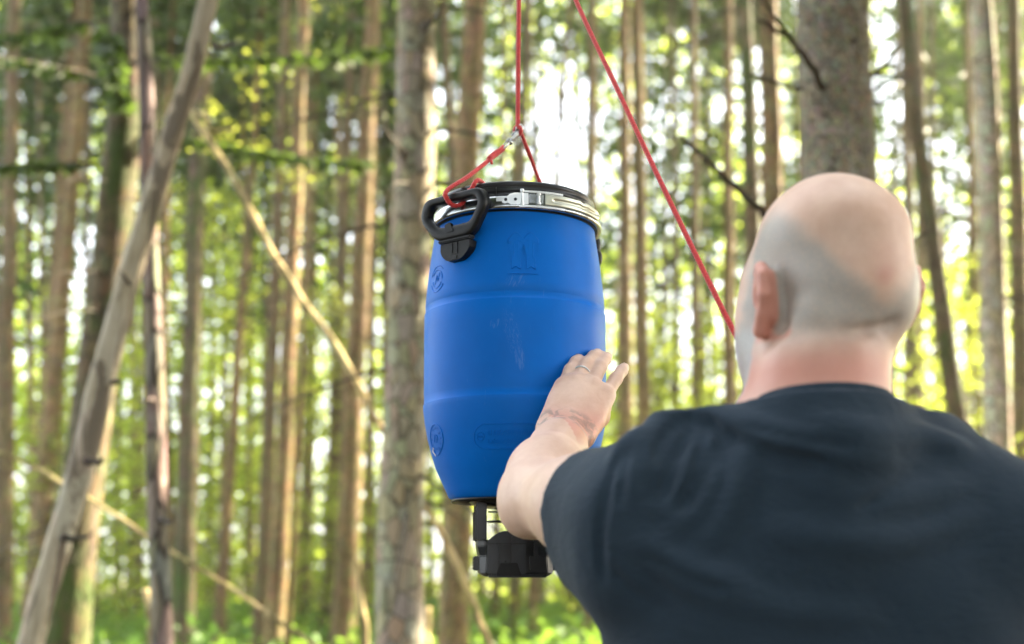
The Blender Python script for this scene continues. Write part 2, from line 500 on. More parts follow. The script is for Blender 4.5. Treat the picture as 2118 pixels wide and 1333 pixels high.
def twig_mesh(seed, z0=2.0, z1=11.0, n=34):
    rng = np.random.default_rng(seed); out = []
    for k in range(n):
        z = rng.uniform(z0, z1); az = rng.uniform(0, 2 * math.pi); L = rng.uniform(0.25, 1.3)
        d = np.array([math.cos(az), math.sin(az), rng.uniform(-0.45, 0.15)])
        t = np.linspace(0, 1, 5)[:, None]
        P = np.array([0, 0, z]) + d * L * t + np.array([0, 0, -0.25 * L]) * t ** 2 + rng.normal(size=(5, 3)) * 0.02 * t
        out.append(tube_arrays(P, np.linspace(0.014, 0.004, 5), 4, caps=False))
    V, F = join_arrays(out)
    return mesh_np('dead_twigs', V, F, M['dead_twig'], False)

def beech_crown(seed, mat, H=6.0, Rm=1.6, clumps=95, per=22, leaf=0.10):
    rng = np.random.default_rng(seed); C, W = [], []
    for k in range(clumps):
        z = H * (0.12 + 0.86 * rng.uniform() ** 0.9); f = z / H
        r = Rm * math.sin(math.pi * min(0.97, 0.18 + 0.75 * f)) * rng.uniform(0.25, 1.1); a = rng.uniform(0, 2 * math.pi)
        c = np.array([r * math.cos(a), r * math.sin(a), z]); C.append(c)
        t = np.linspace(0, 1, 4)[:, None]
        p0 = np.array([0, 0, max(0.1, z - 0.35 * r - 0.1)])
        W.append(tube_arrays(p0 + (c - p0) * t + np.array([0, 0, 0.08]) * np.sin(math.pi * t), np.linspace(0.011, 0.003, 4), 3, caps=False))
    return two_mat('leaf_crown', leaf_cloud(rng, np.array(C), per, 0.21, leaf), join_arrays(W), mat, M['dead_twig'])

CROWNS = [spruce_crown(11), spruce_crown(12, 12, 2.0), spruce_crown(13, 11, 2.6), spruce_crown(14, 13, 1.8, 0.5)]
TWIGS = [twig_mesh(21), twig_mesh(22, 2.5, 12, 28), twig_mesh(23, 1.5, 10, 40)]
LEAFY = [beech_crown(31, M['beech_leaf']), beech_crown(32, M['beech_leaf'], 7, 1.3, 85, 22), beech_crown(33, M['beech_leaf'], 5, 1.9, 100, 20, 0.11), beech_crown(34, M['sunlit_leaf'], 6, 1.5, 85, 20)]

def trunk_line(px_pts, Y, H, foot=-0.15):
    P = np.array([at(x, y, Y) for x, y in px_pts])           # top of picture first
    P = P[np.argsort(P[:, 2])]
    if P[0][2] > foot:
        d = (P[1] - P[0]) / (P[1][2] - P[0][2]); d[:2] *= 0.6
        P = np.vstack([P[0] + d * (foot - P[0][2]), P])
    d = (P[-1] - P[-2]) / (P[-1][2] - P[-2][2]); d[:2] *= 0.6
    if H > P[-1][2] + 0.3:
        P = np.vstack([P, P[-1] + d * (H - P[-1][2])])
    return P

N_TREE = [0]
def tree(name, label, cat, Y, px_pts, w, mat, H=22.0, crown_z=10.0, crown=0, cs=1.0, group=None, near=False, lump=0.05, flare=0.5, twigs=True, taper=0.72, topcut=None, wob=0.015):
    """w: width in photo pixels at the middle of the listed points"""
    seed = N_TREE[0]; N_TREE[0] += 1
    P = trunk_line(px_pts, Y, H)
    mid = at(*px_pts[len(px_pts) // 2], Y)
    depth = float(np.dot(mid - np.array([0, 0, CAM_H]), [0, math.cos(PITCH), math.sin(PITCH)]))
    r_mid = w / 2 / FPX * depth
    P = resample(P, 0.045 if near else 0.35)
    P[:, 0] += [wob * noise.noise((seed * 3.1, z * 0.9, 0)) * 2 for z in P[:, 2]]
    z = P[:, 2]
    prof = 1 - taper * np.clip((z - mid[2]) / max(1.0, H - mid[2]), -0.2, 1)
    rad = r_mid * prof * (1 + flare * np.exp(-np.clip(z, 0, 99) / 0.35))
    base = np.array([P[0][0], P[0][1], 0.0])
    if px_pts[0][0] > 1280 and Y > 12: crown_z += 3.5
    t = thing(name, base, label, cat, group)
    seg = 40 if near else 12
    def mod(i, th):
        out = np.ones((len(P), seg)); fr = 9 if near else 2.5
        for a in range(len(P)):
            for b in range(seg):
                q = (math.cos(th[0, b]) * 1.3, math.sin(th[0, b]) * 1.3, z[a] * (1.1 if near else 0.6) + seed * 7)
                v = noise.noise(q) * lump
                if near:
                    q2 = (math.cos(th[0, b]) * fr, math.sin(th[0, b]) * fr, z[a] * 22 + seed)
                    v += noise.noise(q2) * lump * 0.55 + abs(noise.noise((q2[0] * 1.9, q2[1] * 1.9, q2[2] * 1.6))) * lump * 0.4
                out[a, b] += v
        return out
    tr = tube('trunk', P - base, rad, mat, seg, mod, t)
    def on(zz): return np.array([np.interp(zz, z, P[:, k]) for k in range(3)]) - base
    if crown is not None:
        c = link('crown', CROWNS[crown % 4], t); c.location = on(crown_z); c.location.z = crown_z
        hh = CROWNS[crown % 4]['h']; s = max(0.5, (H + 0.6 - crown_z) / hh)
        c.scale = (cs * 0.68, cs * 0.68, s); c.rotation_euler.z = seed * 2.4
    if twigs:
        k = link('dead_twigs', TWIGS[seed % 3], t); tag(k, kind='stuff')
        k.location = on(4.0); k.location.z = 0; k.rotation_euler.z = seed * 1.7; k.scale.z = max(0.5, crown_z / 11.0)
    return t, base, P, rad

def branch(parent, base, pts, r0, r1, mat, name='branch', seg=8):
    P = catmull(pts, 8) - base
    seedv = random.random() * 50
    P = P + np.array([[noise.noise((seedv, k * 0.35, 0)), noise.noise((seedv, k * 0.35, 9)), noise.noise((seedv, k * 0.35, 5))] for k in range(len(P))]) * r0 * 0.8
    return tube(name, P, np.linspace(r0, r1, len(P)), mat, seg, None, parent)

for me, h in zip(CROWNS, (12, 12, 11, 13)): me['h'] = float(h)

# ------------------------------------------------------------------ the trunks one can tell apart, left to right
G = 'trunks standing in the forest'
SB, BB, MB_ = M['spruce_bark'], M['brown_bark'], M['mossy_bark']
def sp(label, Y, pts, w, mat, cz=11, H=23, crown=None, **kw):
    if crown is None: crown = N_TREE[0]
    return tree('spruce_tree', label, 'tree', Y, pts, w, mat, H, cz, crown, group=G, **kw)

sp('straight dark trunk cut by the left edge of the view', 17, [(30, 0), (15, 667), (2, 1333)], 34, SB, 12)
sp('thin brown trunk leaning gently right near the left edge', 22, [(150, 100), (100, 750), (62, 1250)], 27, BB, 12)
sp('brown trunk just left of the thick bent mossy trunk', 19, [(178, 0), (140, 500), (85, 1100)], 32, BB, 13)
C_t, C_b, C_P, C_r = sp('thick bent moss-green trunk standing behind the leaning bare dead stem', 9.0,
    [(262, 0), (258, 260), (228, 560), (196, 800), (160, 1080), (138, 1333)], 84, MB_, 8.5, 20, lump=0.05, wob=0.01)
D_t, D_b, D_P, D_r = tree('dead_tree', 'slim upright grey dead stem with pinkish peeling bark, crossed by the leaning bare stem', 'tree', 6.0,
    [(292, -200), (294, 0), (299, 300), (308, 600), (318, 900), (334, 1333)], 36, M['grey_dead_bark'], 7.2, 6, None, 1, G, near=True, lump=0.08, twigs=False, taper=0.5)
E_t, E_b, E_P, E_r = tree('leaning_dead_tree', 'bare barkless dead stem leaning steeply to the right across the left side', 'tree', 5.0,
    [(455, -110), (428, 0), (392, 170), (352, 300), (318, 430), (270, 590), (240, 700), (205, 810), (168, 960), (120, 1130), (70, 1333)], 47, M['bare_wood'], 5.0, 6, None, 1, G, near=True, lump=0.20, twigs=False, taper=0.35)
sp('sunlit pole-thin trunk right beside the upright grey dead stem', 16, [(350, 200), (336, 667), (362, 1333)], 17, BB, 9, 14, cs=0.5)
sp('dark mossy trunk between the grey dead stem and the sunlit thin trunk', 16, [(425, 0), (403, 500), (378, 1300)], 38, MB_, 12)
sp('slender bright sunlit trunk that leans left towards its foot', 18, [(530, 200), (497, 667), (452, 1333)], 20, BB, 10, 16, cs=0.6)
sp('dark left-hand trunk of the close pair left of the spotted trunk', 15, [(592, 0), (573, 500), (536, 1333)], 25, SB, 12)
sp('brown right-hand trunk of the close pair left of the spotted trunk', 14, [(626, 0), (603, 600), (568, 1333)], 32, BB, 12)
sp('hair-thin sunlit trunk in the gap between the close pair and the next trunks', 24, [(655, 100), (632, 900), (622, 1333)], 13, BB, 11, 16, cs=0.5)
sp('mid-brown trunk left of the broader trunk beside the spotted one', 22, [(728, 0), (702, 667), (676, 1333)], 28, SB, 12)
sp('broader brown trunk nearest on the left of the pale spotted trunk', 16, [(770, 0), (740, 667), (708, 1333)], 40, BB, 12)
sp('short-lit slim trunk almost touching the left flank of the pale spotted trunk', 20, [(776, 300), (768, 800), (752, 1333)], 16, BB, 11, 16, cs=0.5)
O_t, O_b, O_P, O_r = sp('pale grey spotted trunk directly left of the blue barrel', 6.4,
    [(864, -60), (862, 0), (852, 350), (842, 700), (828, 1333)], 84, M['pale_bark'], 9, 22, near=True, lump=0.03)
sp('slim dark trunk right of the pale spotted trunk, above the barrel handle', 18, [(916, 0), (934, 300), (922, 1333)], 20, SB, 12)
sp('thick brown trunk rising behind the left edge of the barrel lid', 13, [(982, 0), (965, 350), (938, 1333)], 50, BB, 15)
sp('thin grey trunk straight behind the snap hook and hoisting rope', 23, [(1092, 0), (1078, 320), (1062, 1333)], 19, SB, 18)
sp('thin dark trunk seen below and right of the feeder box', 21, [(1180, 0), (1125, 667), (1098, 1333)], 16, BB, 17)
sp('reddish thin trunk showing between the feeder box and the shirt sleeve', 20, [(1228, 0), (1226, 667), (1216, 1333)], 17, BB, 17)
sp('brown trunk standing just right of the barrel shoulder', 19, [(1292, 0), (1294, 667), (1300, 1333)], 27, BB, 12)
sp('sunlit-edged trunk that the slanting red rope crosses at half its height', 18, [(1318, 0), (1328, 667), (1336, 1333)], 30, BB, 12)
sp('very thin trunk in the first gap right of the slanting red rope', 25, [(1392, 100), (1398, 667), (1404, 1333)], 15, SB, 13, 18, cs=0.6)
sp('evenly slim straight trunk midway between red rope and bald head', 21, [(1434, 0), (1438, 667), (1444, 1333)], 21, SB, 13)
sp('slim brown trunk where the slanting red rope meets the bald head', 19, [(1508, 0), (1506, 667), (1514, 1333)], 24, BB, 13)
sp('stout dark trunk on the left of the pair next to the thick flaky trunk', 15, [(1542, 0), (1556, 420), (1570, 1333)], 34, MB_, 12)
sp('sunlit-edged stout trunk, right one of the pair beside the thick flaky trunk', 13, [(1588, 0), (1600, 420), (1612, 1333)], 44, BB, 12)
AA_t, AA_b, AA_P, AA_r = sp('thick flaky-barked trunk rising right behind the bald head', 4.9,
    [(1724, -80), (1726, 0), (1738, 360), (1758, 1333)], 148, M['flaky_bark'], 8.5, 24, near=True, lump=0.022, twigs=False, cs=1.15)
sp('thin straight trunk first right of the thick flaky trunk', 21, [(1866, 0), (1882, 500), (1898, 1000)], 19, SB, 12)
sp('dark trunk leaning left above the right shoulder', 15, [(1872, 0), (1896, 250), (1945, 620), (1985, 890), (2010, 1100)], 37, MB_, 12)
sp('thin reddish trunk close beside the right ear', 24, [(1908, 300), (1902, 700), (1900, 1000)], 20, BB, 13)
sp('thin trunk between the leaning dark trunk and the grey trunk at the right', 23, [(2000, 0), (2016, 600), (2030, 1000)], 19, BB, 13)
sp('grey-brown trunk near the right edge, widest on that side', 11, [(2030, 0), (2046, 350), (2066, 1000)], 48, M['pale_bark'], 10)
sp('dark trunk cut by the right edge of the view', 16, [(2096, 0), (2106, 600), (2116, 1000)], 34, SB, 12)

# branches that belong to the near trees, each one a part
def on_tree(P, zz): return np.array([np.interp(zz, P[:, 2], P[:, k]) for k in range(3)])
DT = M['dead_twig']
for pts, r0, r1 in (
    ([(1703, 182, 4.76), (1665, 118, 4.62), (1625, 74, 4.5), (1562, 38, 4.4)], 0.017, 0.006),
    ([(1655, 108, 4.60), (1640, 88, 4.52), (1600, 30, 4.4), (1575, -10, 4.35)], 0.011, 0.006),
    ([(1655, 186, 4.86), (1620, 176, 4.80), (1575, 164, 4.7), (1546, 156, 4.65)], 0.011, 0.005),
    ([(1800, 158, 4.88), (1822, 140, 4.85), (1845, 118, 4.8), (1862, 92, 4.75)], 0.013, 0.004),
    ([(1804, 156, 4.92), (1830, 154, 4.9), (1868, 158, 4.9)], 0.009, 0.003),
    ([(1806, 186, 4.92), (1840, 172, 4.9), (1872, 152, 4.85)], 0.008, 0.003),
    ([(1806, 212, 4.92), (1830, 212, 4.88), (1852, 204, 4.85)], 0.009, 0.004),
    ([(1880, 500, 4.9), (1905, 488, 4.85), (1930, 478, 4.8)], 0.009, 0.004),
    ([(1668, 520, 4.82), (1600, 460, 4.7), (1570, 432, 4.62), (1500, 368, 4.5), (1440, 312, 4.4), (1406, 282, 4.35)], 0.019, 0.008)):
    branch(AA_t, AA_b, [at(*q) for q in pts], r0, r1, DT, 'dead_branch')
pul = at(1072, -300, 1.85)
p_hi = on_tree(AA_P, 4.5)
tag(branch(AA_t, AA_b, [p_hi, p_hi + (pul - p_hi) * 0.3 + np.array([0, 0, 0.25]), p_hi + (pul - p_hi) * 0.7 + np.array([0, 0, 0.12]), pul + np.array([0, 0.02, 0.035]), pul + (pul - p_hi) * 0.12 + np.array([0, 0, -0.06])], 0.045, 0.014, DT, 'branch', 10),
    'long low limb carrying the red hoisting rope')
for pts, r0, r1 in (
    ([(438, 92, 5.0), (460, 96, 4.9), (500, 88, 4.8)], 0.017, 0.006),
    ([(180, 955, 4.96), (200, 958, 4.9), (210, 952, 4.85)], 0.016, 0.009),
    ([(130, 1112, 4.95), (155, 1115, 4.9), (185, 1110, 4.8)], 0.016, 0.007),
    ([(232, 792, 4.95), (250, 790, 4.9)], 0.014, 0.008),
    ([(270, 590, 4.95), (250, 560, 4.9)], 0.010, 0.006)):
    branch(E_t, E_b, [at(*q) for q in pts], r0, r1, DT, 'branch_stub', 7)
for pts, r0, r1 in (
    ([(330, 1075, 5.95), (345, 1080, 5.85), (356, 1082, 5.8)], 0.018, 0.008),
    ([(300, 420, 5.95), (282, 412, 5.85), (225, 408, 5.7)], 0.010, 0.003),
    ([(318, 828, 5.95), (306, 826, 5.85)], 0.016, 0.010)):
    branch(D_t, D_b, [at(*q) for q in pts], r0, r1, DT, 'branch_stub', 7)
for pts, r0, r1 in (
    ([(838, 330, 6.3), (825, 305, 6.2), (800, 270, 6.0), (786, 190, 5.9)], 0.016, 0.004),
    ([(868, 360, 6.3), (890, 345, 6.2)], 0.012, 0.006),
    ([(880, 60, 6.3), (898, 40, 6.2), (915, 20, 6.1)], 0.015, 0.005)):
    branch(O_t, O_b, [at(*q) for q in pts], r0, r1, DT, 'dead_branch', 7)
# live low spruce boughs of the mossy tree, hanging into the upper left
def bough(parent, base, p0, az, L, droop, seed, dens=11.0):
    q, w = spray_branch(np.random.default_rng(seed), np.zeros(3), az, L, droop, dens, 0.26)
    o = link('bough', two_mat('bough', q, w, M['needles'], M['dead_twig']), parent)
    o.location = p0 - base
for k, (zz, az, L, dr) in enumerate(((4.6, 3.5, 2.2, 0.22), (5.0, 5.0, 2.4, 0.25), (5.3, 4.2, 2.6, 0.3), (5.5, 5.9, 2.6, 0.22), (5.9, 3.1, 2.6, 0.25), (6.2, 5.3, 3.0, 0.28), (6.5, 4.4, 2.8, 0.3), (6.8, 6.2, 2.8, 0.25), (4.9, 0.1, 2.0, 0.2), (7.2, 5.6, 3.0, 0.3))):
    bough(C_t, C_b, on_tree(C_P, zz), az, L, dr, 60 + k)

# ------------------------------------------------------------------ fallen poles and sticks
def pole(name, label, pts, r0, r1, mat, seg=10):
    W = [at(*q) for q in pts]
    c = np.mean(W, axis=0); t = tag(bpy.data.objects.new(name, None), label, 'stick', 'broken poles and sticks'); COL.objects.link(t)
    lo = W[int(np.argmin([w[2] for w in W]))]
    t.location = lo
    branch(t, np.array(lo), W, r0, r1, mat, 'shaft', seg)
    return t, np.array(lo)
t, b = pole('fallen_pole', 'long broken pale pole slanting down from the leaning dead stem past the spotted trunk', [(392, 228, 7.4), (480, 368, 7.2), (600, 585, 7.0), (690, 712, 6.9), (790, 885, 6.8), (880, 1045, 6.75), (960, 1200, 6.7), (1010, 1333, 6.65), (1075, 1500, 6.6), (1150, 1700, 6.6)], 0.020, 0.018, M['dry_stick'])
branch(t, b, [at(418, 268, 7.35), at(445, 270, 7.3), at(482, 268, 7.25)], 0.012, 0.008, M['dry_stick'], 'side_shoot', 6)
branch(t, b, [at(400, 232, 7.38), at(424, 240, 7.3), at(430, 262, 7.3)], 0.016, 0.010, M['dry_stick'], 'splinter', 6)
pole('fallen_pole', 'thin dry branch slanting low from the left edge to the bottom', [(-40, 920, 6.6), (60, 962, 6.6), (200, 1042, 6.5), (370, 1152, 6.4), (480, 1218, 6.4), (580, 1288, 6.3), (660, 1345, 6.3), (900, 1560, 6.3)], 0.009, 0.012, M['dry_stick'])
pole('upright_stick', 'short snapped sunlit stick standing left of the foot of the spotted trunk', [(738, 1158, 7.0), (748, 1250, 7.0), (758, 1345, 7.0), (775, 1600, 7.0)], 0.016, 0.026, M['dry_stick'])
pole('upright_stick', 'short snapped sunlit stick at the foot of the grey dead stem', [(306, 1220, 7.5), (314, 1275, 7.5), (314, 1345, 7.5), (316, 1570, 7.5)], 0.026, 0.030, M['dry_stick'])
pole('upright_stick', 'lit broken stick low beside the left edge of the feeder box', [(885, 1255, 9.0), (882, 1300, 9.0), (880, 1360, 9.0), (878, 1520, 9.0)], 0.028, 0.034, M['dry_stick'])

# ------------------------------------------------------------------ leafy young trees between and behind the trunks
MARKS = [(0, 'the left edge'), (150, 'the leaning brown trunk at far left'), (228, 'the bent mossy trunk'), (315, 'the grey dead stem'), (400, 'the dark mossy trunk'),
         (497, 'the slender bright sunlit trunk'), (590, 'the close pair of trunks'), (702, 'the mid-brown trunk'), (745, 'the broader brown trunk'), (848, 'the pale spotted trunk'),
         (965, 'the trunk behind the barrel lid'), (1078, 'the trunk behind the snap hook'), (1230, 'the reddish thin trunk'), (1294, 'the trunk at the barrel shoulder'),
         (1328, 'the sunlit-edged trunk by the rope'), (1438, 'the straight trunk between rope and head'), (1506, 'the slim trunk where rope meets head'), (1595, 'the stout pair of trunks'),
         (1735, 'the thick flaky trunk'), (1890, 'the trunk first right of the flaky one'), (1950, 'the dark left-leaning trunk'), (2050, 'the grey-brown trunk at right')]
def place_words(px):
    k = max(i for i, m in enumerate(MARKS) if m[0] <= max(0, px))
    return k, MARKS[k][1]
ORD = ['nearest', 'second', 'third', 'fourth', 'fifth', 'sixth', 'seventh', 'eighth', 'ninth', 'tenth']
def spread(items, text):
    """give each (px, ...) its own words: the gap it stands in and its order there"""
    count, out = {}, []
    for it in sorted(items, key=lambda q: q[0]):
        k, wd = place_words(it[0]); n = count.get(k, 0); count[k] = n + 1
        out.append((it, text(ORD[n], wd)))
    return out
sap = []
rs = np.random.default_rng(5)
for px in np.arange(20, 2110, 84):
    sap.append((px + rs.uniform(-20, 20), rs.uniform(19, 34), int(rs.integers(0, 3)), rs.uniform(0.6, 1.15)))
sap = [q for q in sap if not (1070 < q[0] < 1240 and q[1] < 27)]
sap += [(598, 10.5, 3, 0.0), (1995, 17, 0, 1.0), (1180, 26, 3, 0.9), (680, 21, 3, 1.1), (370, 22, 0, 1.5), (1400, 22, 2, 1.3)]
for (px, Y, kind, s), lab in spread(sap, lambda o, w: f'{o} leafy young tree right of {w}'):
    x = at(px, 1177, Y)[0]
    t = thing('young_tree', (x, Y, ground_z(x, Y) - 0.03), lab, 'tree', 'leafy young trees between the trunks')
    if s == 0.0:
        zc = at(598, 205, Y)[2]
        tube('trunk', [(0, 0, 0), (0.05, 0, zc * 0.5), (0.0, 0, zc + 0.4)], [0.03, 0.022, 0.006], M['brown_bark'], 7, None, t)
        rng = np.random.default_rng(77); cc = np.array([[0.62 * rng.normal(), rng.normal() * 0.5, zc + rng.normal() * 0.30] for _ in range(14)])
        V, F = leaf_cloud(rng, cc, 24, 0.18, 0.055); link('crown', mesh_np('leaf_crown', V, F, M['sunlit_leaf'], False), t)
        continue
    hz = 5.5 * s
    tube('trunk', [(0, 0, 0), (0.06 * s, 0.02, hz * 0.4), (-0.03, 0.04, hz * 0.8), (0, 0, hz * 1.1)], [0.05 * s, 0.035 * s, 0.015, 0.004], M['brown_bark'], 7, None, t)
    c = link('crown', LEAFY[kind], t); c.scale = (s * 1.05, s * 1.05, s); c.rotation_euler.z = px

# thin trunks far behind, each with its own small crown
far = []
for px in np.arange(12, 2110, 31):
    far.append((px + rs.uniform(-22, 22), rs.uniform(25, 42), rs.uniform(9, 15), rs.uniform(-14, 14)))
for (px, Y, w, lean), lab in spread(far, lambda o, wd: f'{o} thin faraway trunk right of {wd}'):
    tree('faraway_spruce', lab, 'tree', Y, [(px + lean, 0), (px, 667), (px - lean, 1250)], w, (SB, BB)[int(px) % 2], 24, 19.5 if 940 < px < 1260 else 14.0, int(px) % 4, 0.75, 'thin trunks far back in the wood', twigs=False)

# unseen spruces added round the clearing to shade the man and the drum
def unseen_shade_wood():
    rng = np.random.default_rng(17); parts_a, parts_b = [], []
    spots = [(6.2, 3.3, 22, 4.5), (8.9, 4.6, 23, 5.5), (11.4, 6.4, 24, 6.0), (5.6, 5.2, 21, 5.0), (7.6, 6.2, 22, 5.5), (6.4, 8.2, 23, 6.0), (9.6, 8.4, 24, 6.0), (11.6, 11.2, 25, 7.0), (8.4, 10.6, 24, 7.0)]
    for k in range(31):
        a = R(rng.uniform(105, 290)) if k < 27 else R(rng.uniform(60, 75)); d = rng.uniform(3.6, 14) if k < 27 else rng.uniform(14, 20)
        spots.append((d * math.sin(a), d * math.cos(a), rng.uniform(19, 24), rng.uniform(3.6, 6.5)))
    for k, (x, y, H, cz) in enumerate(spots):
        src = CROWNS[k % 4]
        V = np.zeros(len(src.vertices) * 3, np.float32); src.vertices.foreach_get('co', V); V = V.reshape(-1, 3)
        F = np.zeros(len(src.polygons) * 4, np.int32); src.polygons.foreach_get('vertices', F); F = F.reshape(-1, 4)
        c, sn = math.cos(k * 1.3), math.sin(k * 1.3); w = 1.25
        V2 = np.stack([(V[:, 0] * c - V[:, 1] * sn) * w + x, (V[:, 0] * sn + V[:, 1] * c) * w + y, V[:, 2] * (H - cz) / src['h'] + cz], 1)
        parts_a.append((V2, F))
        parts_b.append(tube_arrays([(x, y, -0.1), (x + 0.02, y, H * 0.5), (x, y, H)], [0.16, 0.11, 0.02], 10, caps=False))
    tag(link('unseen_shade_wood', two_mat('unseen_shade_wood', join_arrays(parts_a), join_arrays(parts_b), M['needles'], SB)), kind='stuff')
unseen_shade_wood()

# ------------------------------------------------------------------ the far wood and the ground cover: nobody could count them
def far_wood():
    rng = np.random.default_rng(91); n = 4300
    az = rng.uniform(R(-44), R(44), n); D = rng.uniform(46, 56, n)
    z = rng.uniform(0, 1, n) ** 1.15 * 30
    C = np.stack([D * np.sin(az), D * np.cos(az), z], 1)
    el = np.degrees(np.arctan2(z - CAM_H, D)); azd = np.degrees(az)
    keep = []
    for q in range(n):
        v = noise.noise((azd[q] * 0.34, el[q] * 0.30, 2.0)) + 0.6 * noise.noise((azd[q] * 0.9, el[q] * 0.8, 7.0))
        thr = -1.6 + 0.062 * max(0.0, el[q] - 3)
        keep.append(v > thr)
    keep = np.array(keep)
    # clearing of open sky above the barrel, and a few smaller breaks in the canopy
    for a0, e0, ra, re in ((2.1, 20.0, 2.0, 4.2), (-2.3, 22.5, 1.0, 3.5), (-3.6, 25, 1.0, 3), (-20, 14, 1.5, 4), (-17, 19, 1.2, 2.5), (7.5, 21, 1.2, 3), (13, 21, 1.4, 5), (19.5, 22, 1.6, 4), (22, 17, 1.2, 3), (-9, 22, 1.5, 2)):
        keep &= ((azd - a0) / ra) ** 2 + ((el - e0) / re) ** 2 > 1
    C = C[keep]
    V, F = leaf_cloud(rng, C, 30, 0.85, 0.42, 0.2)
    V[:, 2] = np.maximum(V[:, 2], 0.02)
    tag(link('distant_forest', mesh_np('distant_forest', V, F, M['far_leaf'], False)), kind='stuff')
far_wood()
def spruce_canopy():
    rng = np.random.default_rng(92); n = 2500
    az = rng.uniform(R(-30), R(27), n); D = rng.uniform(30, 44, n); el = rng.uniform(11.0, 31, n)
    C = np.stack([D * np.sin(az), D * np.cos(az), CAM_H + D * np.tan(np.radians(el))], 1); azd = np.degrees(az)
    keep = rng.uniform(0, 1, n) < np.clip((el - 10) / 8, 0.12, 0.9)
    for a0, e0, ra, re in ((2.3, 20.0, 2.2, 4.6), (-2.3, 22.5, 0.9, 3.5), (-20, 15, 1.0, 3), (12.8, 21, 0.9, 4), (19.5, 22.5, 1.3, 3)):
        keep &= ((azd - a0) / ra) ** 2 + ((el - e0) / re) ** 2 > 1
    keep &= np.array([noise.noise((a * 0.22, e * 0.16, 4.0)) > -0.42 for a, e in zip(azd, el)])
    V, F = leaf_cloud(rng, C[keep], 26, 0.7, 0.30, 0.1)
    tag(link('distant_spruce_canopy', mesh_np('distant_spruce_canopy', V, F, M['needles'], False)), kind='stuff')
spruce_canopy()
def undergrowth():
    rng = np.random.default_rng(93); n = 3400
    Y = rng.uniform(9, 46, n); x = rng.uniform(-0.62, 0.62, n) * Y
    C = np.stack([x, Y, np.zeros(n)], 1)
    hgt = np.array([max(0.04, 0.22 + 0.4 * noise.noise((a * 0.25, b * 0.25, 5))) for a, b in zip(x, Y)])
    C[:, 2] = hgt * rng.uniform(0.4, 1.3, n)
    V, F = leaf_cloud(rng, C, 16, 0.30, 0.15, 0.5)
    V[:, 2] = np.maximum(V[:, 2], 0.03)
    tag(link('undergrowth', mesh_np('undergrowth', V, F, M['herb'], False)), kind='stuff')
undergrowth()
def haze():
    bm = bmesh.new(); bmesh.ops.create_cube(bm, size=1.0)
    for v in bm.verts: v.co = (v.co.x * 352, v.co.y * 352, -1.3 + (v.co.z + 0.5) * 42)
    m = bpy.data.materials.new('forest haze'); m.use_nodes = True; t = m.node_tree
    for n in list(t.nodes):
        if n.type == 'BSDF_PRINCIPLED': t.nodes.remove(n)
    p = t.nodes.new('ShaderNodeVolumePrincipled')
    p.inputs['Color'].default_value = (0.97, 0.97, 0.88, 1); p.inputs['Density'].default_value = HAZE; p.inputs['Anisotropy'].default_value = 0.45
    t.links.new(p.outputs[0], t.nodes['Material Output'].inputs['Volume'])
    tag(link('haze', mesh_bm('haze', bm, m)), kind='stuff')
HAZE = 0.00045
haze()

# ================================================================== BARREL WITH ITS FEEDER
BX, BY = 0.0048, 1.85
BZ = 1.485                                  # underside of the drum
barrel = thing('feed_barrel', (BX, BY, BZ), 'blue plastic drum with black lid and a black feeder box below, hanging from red cord', 'barrel')
PROFILE = [(0.092, -0.001), (0.099, 0.0), (0.1045, 0.004), (0.1095, 0.016), (0.1175, 0.034), (0.1255, 0.053), (0.1335, 0.080), (0.1395, 0.105), (0.1440, 0.130), (0.1466, 0.152),
           (0.1472, 0.1600), (0.1470, 0.1610), (0.1459, 0.1625), (0.1457, 0.1735), (0.1457, 0.1745), (0.1462, 0.180), (0.1467, 0.230), (0.1472, 0.285), (0.1471, 0.3155), (0.1466, 0.3170), (0.1456, 0.3180), (0.1452, 0.3275),
           (0.1452, 0.3285), (0.1458, 0.3300), (0.1450, 0.345), (0.1438, 0.362), (0.1420, 0.384), (0.1396, 0.408), (0.1368, 0.432), (0.1340, 0.454), (0.1322, 0.470), (0.1316, 0.490)]
PROFILE = [(r, float(np.interp(z, [-1, 0, 0.168, 0.322, 0.490, 1], [-1, 0, 0.155, 0.301, 0.449, 0.96]))) for r, z in PROFILE]
_pr = np.array([p[0] for p in PROFILE]); _pz = np.array([p[1] for p in PROFILE])
def wall_r(z): return float(np.interp(z, _pz[1:], _pr[1:]))
def lathe(name, prof, mat, parent, seg=128, smooth=True, a0=0.0, a1=2 * math.pi, z=0.0):
    prof = np.asarray(prof, float); full = abs(a1 - a0 - 2 * math.pi) < 1e-6
    th = np.linspace(a0, a1, seg, endpoint=not full); n = len(prof); m = len(th)
    V = np.stack([prof[:, 0][:, None] * np.cos(th), prof[:, 0][:, None] * np.sin(th), np.repeat(prof[:, 1][:, None] + z, m, 1)], -1).reshape(-1, 3)
    i = np.arange(n - 1)[:, None]; j = np.arange(m if full else m - 1)[None, :]
    F = np.stack([i * m + j, i * m + (j + 1) % m, (i + 1) * m + (j + 1) % m, (i + 1) * m + j], -1).reshape(-1, 4)
    me = mesh_np(name, V, F, mat, smooth)
    return link(name, me, parent)
def smooth_prof(prof, n=3):
    """rounds long spans only, keeping the steps"""
    p = np.asarray(prof); out = [p[0]]
    for k in range(1, len(p)):
        out.append(p[k])
    return np.array(out)
body = lathe('drum', PROFILE, M['blue'], barrel, 160)
lathe('drum_base', [(0.0, 0.004), (0.088, 0.004), (0.092, -0.001), (0.1005, -0.004), (0.1015, -0.001), (0.101, 0.0005)], M['black_plastic'], barrel, 96)
